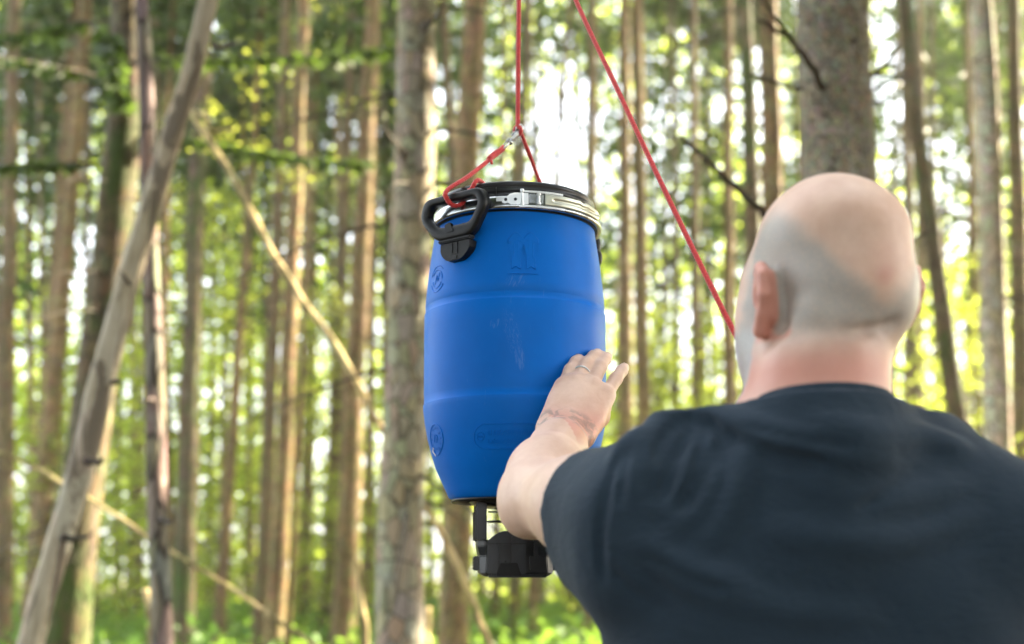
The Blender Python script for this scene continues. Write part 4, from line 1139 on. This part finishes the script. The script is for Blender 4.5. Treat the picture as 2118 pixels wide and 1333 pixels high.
# ================================================================== THE MAN
class Field:
    """signed-distance grid; every primitive only touches its own box"""
    def __init__(s, lo, hi, h):
        s.lo = np.array(lo, np.float32); s.h = h
        s.n = np.ceil((np.array(hi) - s.lo) / h).astype(int) + 1
        s.f = np.full(s.n, 0.2, np.float32)
    def region(s, lo, hi):
        a = np.clip(np.floor((np.array(lo) - s.lo) / s.h).astype(int), 0, s.n); b = np.clip(np.ceil((np.array(hi) - s.lo) / s.h).astype(int) + 1, 0, s.n)
        sl = tuple(slice(int(x), int(y)) for x, y in zip(a, b))
        g = [((np.arange(sl[k].start, sl[k].stop) * s.h + s.lo[k]).astype(np.float32)) for k in range(3)]
        return sl, g[0][:, None, None], g[1][None, :, None], g[2][None, None, :]
    def put(s, d, sl, k, op):
        a = s.f[sl]
        if op == 'add':
            hh = np.maximum(k - np.abs(a - d), 0) / k; s.f[sl] = np.minimum(a, d) - hh * hh * k * 0.25
        elif op == 'sub':
            hh = np.maximum(k - np.abs(a + d), 0) / k; s.f[sl] = np.maximum(a, -d) + hh * hh * k * 0.25
    def cone(s, a, b, ra, rb, k=0.01, op='add', flat=None):
        a, b = np.array(a, np.float32), np.array(b, np.float32); m = max(ra, rb) + k + 2 * s.h + 0.03
        sl, X, Y, Z = s.region(np.minimum(a, b) - m, np.maximum(a, b) + m)
        ba = b - a; L2 = float(ba @ ba) + 1e-9
        px, py, pz = X - a[0], Y - a[1], Z - a[2]
        t = np.clip((px * ba[0] + py * ba[1] + pz * ba[2]) / L2, 0, 1)
        qx, qy, qz = px - ba[0] * t, py - ba[1] * t, pz - ba[2] * t
        if flat is not None:            # flatten along a direction: (unit vector, factor > 1)
            v, fac = flat; dd = qx * v[0] + qy * v[1] + qz * v[2]; e = (fac - 1)
            qx, qy, qz = qx + dd * v[0] * e, qy + dd * v[1] * e, qz + dd * v[2] * e
        s.put(np.sqrt(qx * qx + qy * qy + qz * qz) - (ra + (rb - ra) * t), sl, k, op)
    def ell(s, c, r, k=0.01, op='add', Rm=None):
        c, r = np.array(c, np.float32), np.array(r, np.float32); m = r.max() + k + 2 * s.h + 0.03
        sl, X, Y, Z = s.region(c - m, c + m)
        x, y, z = X - c[0], Y - c[1], Z - c[2]
        if Rm is not None:
            x, y, z = (x * Rm[0][0] + y * Rm[1][0] + z * Rm[2][0], x * Rm[0][1] + y * Rm[1][1] + z * Rm[2][1], x * Rm[0][2] + y * Rm[1][2] + z * Rm[2][2])
        k0 = np.sqrt((x / r[0]) ** 2 + (y / r[1]) ** 2 + (z / r[2]) ** 2)
        k1 = np.sqrt((x / r[0] ** 2) ** 2 + (y / r[1] ** 2) ** 2 + (z / r[2] ** 2) ** 2) + 1e-6
        s.put(k0 * (k0 - 1) / k1, sl, k, op)
    def chain(s, pts, rad, k=0.006, op='add', flat=None):
        for i in range(len(pts) - 1): s.cone(pts[i], pts[i + 1], rad[i], rad[i + 1], k, op, flat)
    def half(s, p, nrm, lo, hi):
        """cut away everything on the nrm side of the plane within the box"""
        sl, X, Y, Z = s.region(lo, hi)
        d = (X - p[0]) * nrm[0] + (Y - p[1]) * nrm[1] + (Z - p[2]) * nrm[2]
        s.f[sl] = np.maximum(s.f[sl], d)
    def value(s, p):
        i = tuple(np.clip(np.round((np.asarray(p) - s.lo) / s.h).astype(int), 0, s.n - 1)); return float(s.f[i])
    def hit(s, px, py, Y0=0.7, Y1=1.9):
        """first surface along the line of sight through a photo pixel"""
        for Y in np.arange(Y0, Y1, 0.002):
            if s.value(at(px, py, Y)) < 0: return at(px, py, Y)
        return at(px, py, Y1)
    def mesh(s):
        f = s.f; ins = f < 0
        c = np.zeros(tuple(k - 1 for k in f.shape), np.int8)
        for a in (0, 1):
            for b in (0, 1):
                for d in (0, 1): c += ins[a:f.shape[0] - 1 + a, b:f.shape[1] - 1 + b, d:f.shape[2] - 1 + d]
        idx = np.argwhere((c > 0) & (c < 8)); n = len(idx)
        corners = [np.array([a, b, d]) for a in (0, 1) for b in (0, 1) for d in (0, 1)]
        val = np.stack([f[tuple((idx + q).T)] for q in corners], 1)
        acc = np.zeros((n, 3)); cnt = np.zeros(n)
        for p in range(8):
            for q in range(p + 1, 8):
                if np.abs(corners[p] - corners[q]).sum() != 1: continue
                m = (val[:, p] < 0) != (val[:, q] < 0)
                t = val[m, p] / (val[m, p] - val[m, q])
                acc[m] += corners[p] + (corners[q] - corners[p]) * t[:, None]; cnt[m] += 1
        V = (idx + acc / cnt[:, None]) * s.h + s.lo
        ids = np.full(c.shape, -1, np.int32); ids[tuple(idx.T)] = np.arange(n)
        F = []
        for ax in range(3):
            o = [k for k in range(3) if k != ax]
            a = np.take(ins, range(0, f.shape[ax] - 1), ax); b = np.take(ins, range(1, f.shape[ax]), ax)
            e = np.argwhere(a != b); e = e[(e[:, o[0]] > 0) & (e[:, o[1]] > 0) & (e[:, o[0]] < c.shape[o[0]]) & (e[:, o[1]] < c.shape[o[1]])]
            def off(i, j):
                q = e.copy(); q[:, o[0]] -= i; q[:, o[1]] -= j; return ids[tuple(q.T)]
            Q = np.stack([off(0, 0), off(1, 0), off(1, 1), off(0, 1)], 1)
            sgn = ins[tuple(e.T)]
            if ax == 1: sgn = ~sgn
            Q[~sgn] = Q[~sgn][:, ::-1]
            F.append(Q)
        F = np.vstack(F); F = F[(F >= 0).all(1)]
        return V, F.astype(np.int32)

def relax(V, F, it=1, lam=0.5):
    for _ in range(it):
        s = np.zeros_like(V); w = np.zeros(len(V))
        for a, b in ((0, 1), (1, 2), (2, 3), (3, 0)):
            np.add.at(s, F[:, a], V[F[:, b]]); np.add.at(w, F[:, a], 1)
            np.add.at(s, F[:, b], V[F[:, a]]); np.add.at(w, F[:, b], 1)
        V = V + lam * (s / np.maximum(w, 1)[:, None] - V)
    return V

# ---- joints
HEADC = at(1722, 563, 1.215)
YAW = R(22)
hx = np.array([math.cos(YAW), math.sin(YAW), 0]); hy = np.array([-math.sin(YAW), math.cos(YAW), 0]); hz = np.array([0, 0, 1.0])
TILT = R(4)
hy, hz = hy * math.cos(TILT) + hz * math.sin(TILT), hz * math.cos(TILT) - hy * math.sin(TILT)
ROLL = R(-4)
hx, hz = hx * math.cos(ROLL) - hz * math.sin(ROLL), hz * math.cos(ROLL) + hx * math.sin(ROLL)
HM = np.stack([hx, hy, hz], 1)                         # columns: head right, forward, up
def hp_(x, y, z): return HEADC + HM @ np.array([x, y, z])
NECK = at(1688, 850, 1.205)
SH_L = at(1328, 1078, 1.225); EL_L = at(1112, 1026, 1.465); WR_L = at(1170, 895, 1.635)
SH_R = at(2058, 1112, 1.20); EL_R = np.array([0.555, 1.40, 1.165]); WR_R = np.array([0.40, 1.47, 1.40])
HAND_R = hand_r
FOOT = np.array([(NECK[0] + 0.01), 1.23, 0.0])
man = thing('person', tuple(FOOT), 'bald man seen from behind in a dark t-shirt, left hand on the drum', 'person')

h = 0.003
B = Field((-0.08, 0.90, 1.02), (0.66, 1.86, 1.86), h)
# head
B.ell(hp_(0, 0.004, 0.003), (0.0735, 0.095, 0.1035), 0.02, Rm=HM)
B.ell(hp_(0, -0.006, 0.034), (0.0760, 0.086, 0.0665), 0.012, Rm=HM)
B.ell(hp_(0, -0.030, -0.028), (0.0695, 0.062, 0.066), 0.02, Rm=HM)
B.ell(hp_(0, 0.045, -0.055), (0.060, 0.052, 0.070), 0.02, Rm=HM)        # face
B.ell(hp_(0, 0.062, -0.108), (0.045, 0.036, 0.026), 0.03, Rm=HM)        # chin
for s in (-1, 1):
    B.cone(hp_(s * 0.049, 0.012, -0.078), hp_(s * 0.034, 0.068, -0.112), 0.022, 0.022, 0.02)   # jaw
    B.ell(hp_(s * 0.053, 0.054, -0.084), (0.025, 0.036, 0.040), 0.03, Rm=HM); B.ell(hp_(s * 0.050, 0.060, -0.040), (0.024, 0.036, 0.060), 0.03, Rm=HM)
    B.ell(hp_(s * 0.047, 0.066, -0.038), (0.020, 0.016, 0.014), 0.02, Rm=HM)                   # cheekbone
    B.ell(hp_(s * 0.032, 0.092, -0.008), (0.016, 0.010, 0.011), 0.012, 'sub', HM)              # eye socket
    B.ell(hp_(s * 0.031, 0.082, -0.009), (0.0125, 0.0125, 0.0115), 0.003, Rm=HM)               # eyeball
    B.cone(hp_(s * 0.014, 0.094, 0.008), hp_(s * 0.048, 0.082, 0.008), 0.0065, 0.005, 0.012)   # brow
B.cone(hp_(0, 0.098, -0.008), hp_(0, 0.118, -0.046), 0.008, 0.011, 0.012)                      # nose
for s in (-1, 1): B.ell(hp_(s * 0.012, 0.104, -0.050), (0.009, 0.011, 0.008), 0.006, Rm=HM)
B.cone(hp_(-0.020, 0.093, -0.078), hp_(0.020, 0.093, -0.078), 0.006, 0.006, 0.008)             # lips
B.cone(hp_(-0.017, 0.093, -0.088), hp_(0.017, 0.093, -0.088), 0.0065, 0.0065, 0.006)
B.cone(hp_(-0.021, 0.104, -0.0828), hp_(0.021, 0.104, -0.0828), 0.0022, 0.0022, 0.003, 'sub')
# neck with nape folds
nk = at(1720, 700, 1.205)
B.cone(nk, NECK, 0.0560, 0.0640, 0.025)
B.cone(at(1692, 800, 1.195), at(1690, 950, 1.19), 0.062, 0.070, 0.04)
for (y, Yoff, rr_, w) in ((655, 0.004, 0.011, 0.034), (735, 0.000, 0.009, 0.038)):
    c = at(1716, y, 1.158 + Yoff)
    B.chain([c + np.array([-w, 0.010, 0]), c + np.array([-w * 0.4, -0.004, 0]), c + np.array([w * 0.4, -0.005, 0.001]), c + np.array([w * 1.05, 0.010, 0.003])], [rr_ * 0.7, rr_, rr_, rr_ * 0.7], 0.022)
for s in (-1, 1):
    if s < 0: B.ell(hp_(-0.099, -0.010, -0.050), (0.0175, 0.024, 0.033), 0.012, 'sub', HM)
    B.cone(hp_(s * 0.086, -0.026, -0.004), hp_(s * 0.086, -0.020, -0.060), 0.0065, 0.0085, 0.010, 'sub')
    # ear: helix, lobe and bowl
    e = lambda y, z, o=0.0: hp_(s * ((0.0765 if s < 0 else 0.0755) + o), y * 1.15 + (0.006 if s < 0 else 0.004), z * 1.12 - 0.006 + (0.010 if s > 0 else 0))
    ez = 0.010 if s > 0 else 0.0
    B.ell(hp_(s * 0.079, 0.002, -0.036 + ez), (0.009, 0.016, 0.028), 0.006, Rm=HM); B.cone(hp_(s * 0.081, -0.004, -0.010 + ez), hp_(s * 0.084, -0.006, -0.048 + ez), 0.010, 0.0085, 0.005)
    hel = [(0.016, -0.010, 0.000), (0.010, 0.004, 0.007), (-0.004, 0.008, 0.014), (-0.017, -0.002, 0.022), (-0.019, -0.020, 0.024), (-0.012, -0.038, 0.022), (-0.002, -0.052, 0.018)]
    B.chain([e(a, b, c) for a, b, c in hel], [0.0045, 0.005, 0.006, 0.0065, 0.0068, 0.0068, 0.0088], 0.005)
    B.ell(hp_(s * (0.0905 if s < 0 else 0.0885), 0.000 if s < 0 else -0.002, -0.026 + ez), (0.0055, 0.019, 0.029), 0.006, Rm=HM)
    B.ell(hp_(s * 0.096, 0.004, -0.034 + ez), (0.006, 0.009, 0.014), 0.004, 'sub', HM)
# groove between the folds
def groove(pts, r, k, F=None, op='sub', push=0.0):
    F = F or B
    P = [F.hit(*q) for q in pts]
    F.chain([p + np.array([0, push, 0]) for p in P], [r] * len(P), k, op)
groove([(1745, 690), (1790, 684), (1830, 676), (1850, 666)], 0.0012, 0.012)
# torso below the shirt, arms
B.ell(at(1690, 1210, 1.26), (0.165, 0.085, 0.20), 0.05)
for sh in (SH_L, SH_R): B.cone(NECK + np.array([0, 0.01, -0.03]), sh, 0.052, 0.055, 0.04)
B.cone(SH_L, SH_L * 0.45 + EL_L * 0.55, 0.056, 0.0555, 0.03); B.cone(SH_L * 0.5 + EL_L * 0.5, EL_L, 0.0555, 0.0440, 0.025)
u = (WR_L - EL_L)
B.cone(EL_L + u * -0.02, EL_L + u * 0.30, 0.0445, 0.0475, 0.025); B.cone(EL_L + u * 0.28, EL_L + u * 0.72, 0.0470, 0.0360, 0.025)
B.cone(EL_L + u * 0.70, WR_L, 0.0365, 0.0295, 0.02)
B.ell(EL_L + np.array([-0.018, -0.012, -0.022]), (0.024, 0.024, 0.026), 0.02)                  # point of the elbow
def hand(F, wr, kn, fingers, thumb, r=(0.0098, 0.0102, 0.0104, 0.0088), palm=0.0155):
    """kn: four knuckles index..little; fingers: joint lists; thumb: joint list"""
    n = np.cross(kn[0] - wr, kn[3] - wr); n /= np.linalg.norm(n)
    ax = (kn[1] + kn[2]) / 2 - wr
    ac = kn[0] - kn[3]; ac /= np.linalg.norm(ac)
    for k in range(4):
        st = wr + ac * (0.026 * (1.5 - k) / 1.5)
        F.cone(st, kn[k], 0.0175, palm - 0.001 * (k == 3), 0.016)
    F.ell(wr + ax * 0.55, np.array([0.03, 0.03, 0.016]), 0.02, Rm=np.stack([ac, ax / np.linalg.norm(ax), n], 1))
    for k, fj in enumerate(fingers):
        pts = [kn[k]] + fj
        rr_ = r[k]
        F.chain([kn[k] + (fj[0] - kn[k]) * -0.25] + pts, [rr_ * 1.15, rr_ * 1.12, rr_ * 1.02, rr_ * 0.93, rr_ * 0.84], 0.0045)
    F.chain(thumb, [0.0190, 0.0150, 0.0118, 0.0100], 0.010)
kn = [at(1253, 818, 1.690), at(1223, 800, 1.690), at(1193, 793, 1.690), at(1165, 800, 1.692)]
fin = [[at(1274, 784, 1.716), at(1286, 768, 1.736), at(1291, 761, 1.752)], [at(1241, 760, 1.724), at(1251, 744, 1.748), at(1256, 738, 1.764)],
       [at(1213, 754, 1.722), at(1228, 738, 1.744), at(1236, 732, 1.760)], [at(1178, 766, 1.714), at(1190, 748, 1.728), at(1197, 741, 1.738)]]
hand(B, WR_L, kn, fin, [at(1218, 876, 1.660), at(1238, 862, 1.690), at(1246, 842, 1.718), at(1244, 824, 1.738)])
for a in (0, 1, 2):                                            # tendons and knuckles standing proud
    nb = np.array([0, -0.0125, 0.002])
    B.cone(kn[a] + nb * 0.55, kn[a] * 0.3 + WR_L * 0.7 + nb, 0.0042, 0.0030, 0.007)
for a in range(4): B.ell(kn[a] + np.array([0, -0.0085, 0.003]), (0.0085, 0.0080, 0.0085), 0.006)
# right arm, bent up in front of the chest, its hand closed on the cord
B.cone(SH_R, SH_R * 0.5 + EL_R * 0.5, 0.056, 0.053, 0.03); B.cone(SH_R * 0.5 + EL_R * 0.5, EL_R, 0.053, 0.043, 0.025)
u2 = WR_R - EL_R
B.cone(EL_R, EL_R + u2 * 0.35, 0.043, 0.047, 0.025); B.cone(EL_R + u2 * 0.33, WR_R, 0.047, 0.031, 0.025)
HA = HAND_R
dirw = (HA - WR_R) / np.linalg.norm(HA - WR_R)
cord_d = (pull_top - HA) / np.linalg.norm(pull_top - HA)
side = np.cross(cord_d, dirw); side /= np.linalg.norm(side)
kn2 = [HA - dirw * 0.004 + cord_d * (0.030 - 0.021 * k) - side * 0.022 for k in range(4)]
fin2 = [[p + dirw * 0.032 + side * 0.006, p + dirw * 0.030 + side * 0.034, p + dirw * 0.010 + side * 0.040] for p in kn2]
hand(B, WR_R, kn2, fin2, [WR_R + dirw * 0.02 + cord_d * 0.03, HA - dirw * 0.02 + cord_d * 0.045, HA + dirw * 0.006 + cord_d * 0.052 + side * 0.012, HA + dirw * 0.018 + cord_d * 0.040 + side * 0.030])
V, F = B.mesh(); V = relax(V, F, 2, 0.5)
bodymesh = mesh_np('body', V - FOOT, F, M['skin'])
def attr(me, name, val):
    a = me.attributes.new(name, 'FLOAT', 'POINT'); a.data.foreach_set('value', np.clip(val, 0, 1).astype(np.float32))
H = (V - HEADC) @ HM                                           # head coordinates of every vertex
def sstep(x, a, b):
    t = np.clip((x - a) / (b - a), 0, 1); return t * t * (3 - 2 * t)
nz = np.array([noise.noise(tuple(p * 55)) for p in H * 1.0]) if len(H) < 400000 else np.zeros(len(H))
ishead = (np.abs(H[:, 0]) < 0.13) & (H[:, 2] > -0.20) & (V[:, 2] > NECK[2] + 0.0)
ang = np.arctan2(H[:, 0], -H[:, 1])                            # 0 at the back of the head, + to his right
# shaved fringe: everything below the bald crown; the bald patch reaches down at the back, right of centre
line_z = np.interp(ang, [-2.4, -1.7, -1.4, -1.1, -0.8, -0.5, -0.32, -0.17, 0.0, 0.2, 0.42, 0.6, 1.0, 2.4], [0.02, 0.066, 0.062, 0.046, 0.022, -0.010, -0.028, -0.040, -0.038, -0.026, -0.004, 0.012, 0.050, 0.02]) + 0.006 * nz
stub = sstep(line_z - H[:, 2], -0.016, 0.020) * sstep(H[:, 2], -0.105, -0.050) * sstep(2.35 + 0.15 * nz - np.abs(ang), 0.0, 0.3)
ear = (np.abs(H[:, 0]) > 0.0815) & (H[:, 1] > -0.042) & (H[:, 1] < 0.032) & (H[:, 2] < 0.035) & (H[:, 2] > -0.088)
earw = sstep(np.abs(H[:, 0]), 0.0805, 0.0850) * sstep(H[:, 1], -0.040, -0.032) * (1 - sstep(H[:, 1], 0.022, 0.030)) * (H[:, 2] < 0.037) * sstep(H[:, 2], -0.082, -0.070)
stub = np.where(ishead, stub * (1 - earw), 0.0)
attr(bodymesh, 'stubble', stub * 0.9)
beard = sstep(H[:, 1], 0.018, 0.034) * sstep(-H[:, 2], 0.050, 0.066) * sstep(H[:, 2], -0.150, -0.125) * (1 - sstep(H[:, 1], 0.110, 0.116))
beard *= 1 - np.exp(-((H[:, 2] + 0.083) / 0.008) ** 2) * (np.abs(H[:, 0]) < 0.026) * (H[:, 1] > 0.088)
attr(bodymesh, 'beard', np.where(ishead & ~ear, beard, 0) * 0.85)
nape = np.exp(-((V[:, 2] - (NECK[2] + 0.030)) / 0.030) ** 2) * ishead
attr(bodymesh, 'flush', np.maximum(earw * ishead * 0.8, nape * 0.75))
sp_ = np.exp(-((H[:, 0] + 0.010) ** 2 + (H[:, 2] + 0.020) ** 2) / 0.011 ** 2) * (H[:, 1] < -0.03) + 0.6 * np.exp(-((H[:, 0] + 0.006) ** 2 + (H[:, 2] - 0.004) ** 2) / 0.02 ** 2) * (H[:, 1] < -0.03)
attr(bodymesh, 'spot', np.where(ishead, sp_, 0) * 0.55)
wa = (V - WR_L) @ (u / np.linalg.norm(u))
dl = np.linalg.norm(V - WR_L, axis=1)
attr(bodymesh, 'ink', np.where(dl < 0.085, sstep(wa, -0.055, -0.030) * (1 - sstep(wa, 0.004, 0.018)), 0))
ey = np.zeros(len(V)); wh = np.zeros(len(V))
for s in (-1, 1):
    c = np.array([s * 0.031, 0.0945, -0.009]); dd = np.linalg.norm((H - c) * np.array([1, 1, 2.4]), axis=1)
    wh = np.maximum(wh, (dd < 0.0085) * 1.0); ey = np.maximum(ey, (np.linalg.norm(H - c, axis=1) < 0.0045) * 1.0)
attr(bodymesh, 'white', wh * (1 - ey)); attr(bodymesh, 'dark', ey * 0.9)
body_o = link('body', bodymesh, man)
# finger ring and nails
rc = kn[2] * 0.45 + fin[2][0] * 0.55; rd = fin[2][0] - kn[2]; rd /= np.linalg.norm(rd)
ru = np.cross(rd, [0, 1.0, 0]); ru /= np.linalg.norm(ru); rv = np.cross(rd, ru)
tube('finger_ring', [p - FOOT for p in ring_pts(rc, ru, rv, 0.0116)], 0.0015, M['zinc_bright'], 10, None, man, False)

# ---- shirt
T = Field((-0.06, 0.86, 0.86), (0.72, 1.50, 1.66), 0.0035)
def sc(a, b, ra, rb, k=0.04): T.cone(a, b, ra, rb, k)
NB = at(1690, 880, 1.21)
T.ell(at(1690, 1215, 1.25), (0.222, 0.125, 0.25), 0.05)
T.cone(np.array([NB[0] - 0.06, 1.25, 1.34]), np.array([NB[0] - 0.06, 1.27, 0.95]), 0.150, 0.150, 0.05, flat=((0, 1, 0), 1.15))
T.cone(np.array([NB[0] + 0.06, 1.25, 1.34]), np.array([NB[0] + 0.06, 1.27, 0.95]), 0.150, 0.150, 0.05, flat=((0, 1, 0), 1.15))
sc(NB + np.array([0, 0.0, 0.03]), NB + np.array([0, 0.015, -0.10]), 0.083, 0.11, 0.03)
for sh in (SH_L, SH_R):
    sx = -1 if sh is SH_L else 1
    q0 = NB + np.array([sx * 0.052, 0.012, -0.050]); q1 = q0 * 0.45 + sh * 0.55 + np.array([0, 0.004, 0.010])
    sc(q0, q1, 0.060, 0.066, 0.03)
    sc(q1, sh, 0.066, 0.070, 0.04)
    T.ell(sh * 0.6 + NB * 0.4 + np.array([0, 0.0, -0.10]), (0.085, 0.080, 0.12), 0.05)      # shoulder blade mass
HEM_L = SH_L * 0.61 + EL_L * 0.39
aL = (EL_L - SH_L) / np.linalg.norm(EL_L - SH_L)
sc(SH_L, HEM_L + aL * 0.03, 0.074, 0.0700, 0.035)
sc(SH_L + np.array([0, 0, -0.045]), HEM_L + np.array([0.010, -0.004, -0.040]), 0.074, 0.064, 0.02)
HEM_R = SH_R * 0.35 + EL_R * 0.65
aR = (EL_R - SH_R) / np.linalg.norm(EL_R - SH_R)
sc(SH_R, HEM_R + aR * 0.03, 0.074, 0.071, 0.035)
sc(at(1690, 780, 1.195), at(1690, 950, 1.19), 0.071, 0.079, 0.03)
sc(at(1690, 950, 1.19), at(1690, 1080, 1.19), 0.079, 0.085, 0.05)
# folds: soft ridges and the shoulder seam, laid on the surface where it is
def fold(pts, r, k, op='add', push=0.0):
    P = [T.hit(*q) for q in pts]; P = [p + np.array([0, 0.0095 if op == 'add' else -0.0015, 0]) for p in P]; k = min(k, 0.022) if op == 'add' else min(k, 0.012)
    P = catmull(P, 5); w = np.sin(np.linspace(0.12, 0.88, len(P)) * math.pi)
    T.chain(P, r * (0.35 + 0.65 * w), k, op)
SEAM = [(1288, 918), (1262, 985), (1246, 1060), (1240, 1130), (1246, 1200)]
fold([(1436, 850), (1520, 874), (1620, 908), (1740, 936), (1830, 946)], 0.006, 0.030)
fold([(1432, 872), (1500, 905), (1600, 945), (1700, 962)], 0.004, 0.016, 'sub')
fold([(1425, 862), (1380, 880), (1350, 930), (1345, 990)], 0.008, 0.028)
fold([(1450, 890), (1408, 970), (1385, 1050)], 0.006, 0.026)
fold([(1428, 885), (1392, 950), (1372, 1030)], 0.004, 0.018, 'sub')
fold([(1500, 905), (1470, 990), (1430, 1070), (1380, 1130)], 0.006, 0.028)
fold([(1560, 925), (1540, 1010), (1490, 1100), (1420, 1170)], 0.005, 0.028)
fold([(1480, 910), (1450, 980), (1412, 1050)], 0.004, 0.020, 'sub')
fold([(1320, 905), (1300, 960), (1305, 1020)], 0.006, 0.022)
fold([(1400, 1190), (1500, 1230), (1650, 1262), (1800, 1270)], 0.005, 0.035)
fold([(1330, 1120), (1420, 1180), (1540, 1210)], 0.005, 0.030)
fold([(1620, 1100), (1760, 1120), (1900, 1110), (2010, 1070)], 0.005, 0.035)
fold([(1700, 1010), (1850, 1040), (1990, 1010)], 0.004, 0.030)
fold([(1700, 880), (1800, 900), (1900, 905), (1990, 935)], 0.004, 0.028)
fold(SEAM, 0.0028, 0.008, 'sub')
for crease in ([(1432, 858), (1418, 900), (1400, 950)], [(1448, 862), (1452, 905), (1440, 960)], [(1468, 866), (1490, 910), (1492, 965)], [(1412, 862), (1372, 905), (1356, 955)], [(1540, 880), (1640, 905), (1760, 925)],
               [(1300, 925), (1286, 980), (1284, 1040)], [(1330, 1150), (1420, 1200), (1500, 1222)], [(1262, 1180), (1310, 1230), (1380, 1262)], [(1900, 960), (1850, 1010), (1780, 1050)]):
    fold(crease, 0.0030, 0.007, 'sub')
# openings: hem of both sleeves, neckline
for HEM, a, r0 in ((HEM_L, aL, 0.0625), (HEM_R, aR, 0.0605)):
    T.half(HEM, a, HEM - 0.14, HEM + 0.14) if HEM is HEM_L else T.half(HEM, a, HEM - np.array([0.13, 0.14, 0.14]), HEM + 0.13)
    T.cone(HEM - a * 0.035, HEM + a * 0.05, r0 - 0.001, r0, 0.006, 'sub')
NL = at(1690, 834, 1.205)
nn = np.array([0, 0.13, 0.99]); nn /= np.linalg.norm(nn)
T.half(NL + np.array([0, -0.075, 0]), nn, NL - np.array([0.17, 0.12, 0.06]), NL + np.array([0.17, 0.22, 0.14]))
T.half(NL + np.array([0, 0.035, 0.0]), np.array([0, 0.42, 0.907]), NL + np.array([-0.062, 0.03, -0.10]), NL + np.array([0.062, 0.17, 0.14]))
V2, F2 = T.mesh(); V2 = relax(V2, F2, 3, 0.5)
shirt = link('shirt', mesh_np('shirt', V2 - FOOT, F2, M['shirt']), man)
# ribbed neckband and stitched hems
cx, cyy = NL[0], 1.200
loop = []
for k in range(49):
    a = 2 * math.pi * k / 48
    x, y = 0.0735 * math.cos(a), 0.0740 * math.sin(a)
    loop.append(np.array([cx + x, cyy + y, NL[2] + 0.001 - 0.13 * (y + 0.078) - max(0, y - 0.03) * 0.45]))
lp = np.array(loop) - FOOT
me_v, me_f = tube_arrays(lp, 0.0045, 10, lambda i, th: 1 + 0.0 * i * th, caps=False)
me_v[:, 2] = lp[np.arange(len(me_v)) // 10][:, 2] + (me_v[:, 2] - lp[np.arange(len(me_v)) // 10][:, 2]) * 2.1
link('neckband', mesh_np('neckband', me_v, me_f, M['shirt']), shirt)
pa = np.cross(aL, [0, 0, 1.0]); pa /= np.linalg.norm(pa); pb = np.cross(aL, pa)

# ---- trousers and boots
L = Field((FOOT[0] - 0.28, 1.00, 0.02), (FOOT[0] + 0.28, 1.54, 1.06), 0.007)
L.ell((FOOT[0], 1.26, 0.93), (0.172, 0.122, 0.12), 0.04)
for s in (-1, 1):
    hip, knee, ank = np.array([FOOT[0] + s * 0.09, 1.25, 0.88]), np.array([FOOT[0] + s * 0.115, 1.24 + 0.03 * s, 0.50]), np.array([FOOT[0] + s * 0.13, 1.21 + 0.06 * s, 0.10])
    L.cone(hip, knee, 0.094, 0.070, 0.04); L.cone(knee, ank, 0.070, 0.056, 0.03); L.cone(ank, ank - np.array([0, 0, 0.05]), 0.060, 0.062, 0.02)
V3, F3 = L.mesh(); V3 = relax(V3, F3, 2)
link('trousers', mesh_np('trousers', V3 - FOOT, F3, M['trousers']), man)
for s in (-1, 1):
    K = Field((-0.08, -0.13, -0.01), (0.08, 0.24, 0.16), 0.005)
    K.cone((0, -0.02, 0.13), (0, -0.03, 0.06), 0.046, 0.044, 0.02); K.cone((0, -0.04, 0.045), (0, 0.10, 0.042), 0.040, 0.041, 0.02); K.cone((0, 0.10, 0.04), (0, 0.155, 0.036), 0.042, 0.034, 0.02)
    K.half((0, 0, 0.022), (0, 0, -1), (-0.1, -0.2, -0.1), (0.1, 0.3, 0.1))
    V4, F4 = K.mesh(); V4 = relax(V4, F4, 2)
    b = link('boot', mesh_np('boot', V4, F4, M['leather']), man)
    b.location = (s * 0.13, 1.21 + 0.06 * s - FOOT[1], 0); b.rotation_euler.z = -s * 0.15
    so = [(x * 1.0, y) for x, y in ((-0.036, -0.075), (-0.020, -0.088), (0.020, -0.088), (0.036, -0.075), (0.035, 0.0), (0.044, 0.10), (0.036, 0.165), (0.016, 0.190), (-0.016, 0.190), (-0.036, 0.165), (-0.044, 0.10), (-0.035, 0.0))]
    bm = bmesh.new(); f = bm.faces.new([bm.verts.new((x, y, 0.0)) for x, y in so]); r = bmesh.ops.extrude_face_region(bm, geom=[f])
    for v in r['geom']:
        if isinstance(v, bmesh.types.BMVert): v.co.z = 0.026
    link('sole', mesh_bm('sole', bm, M['sole']), b)
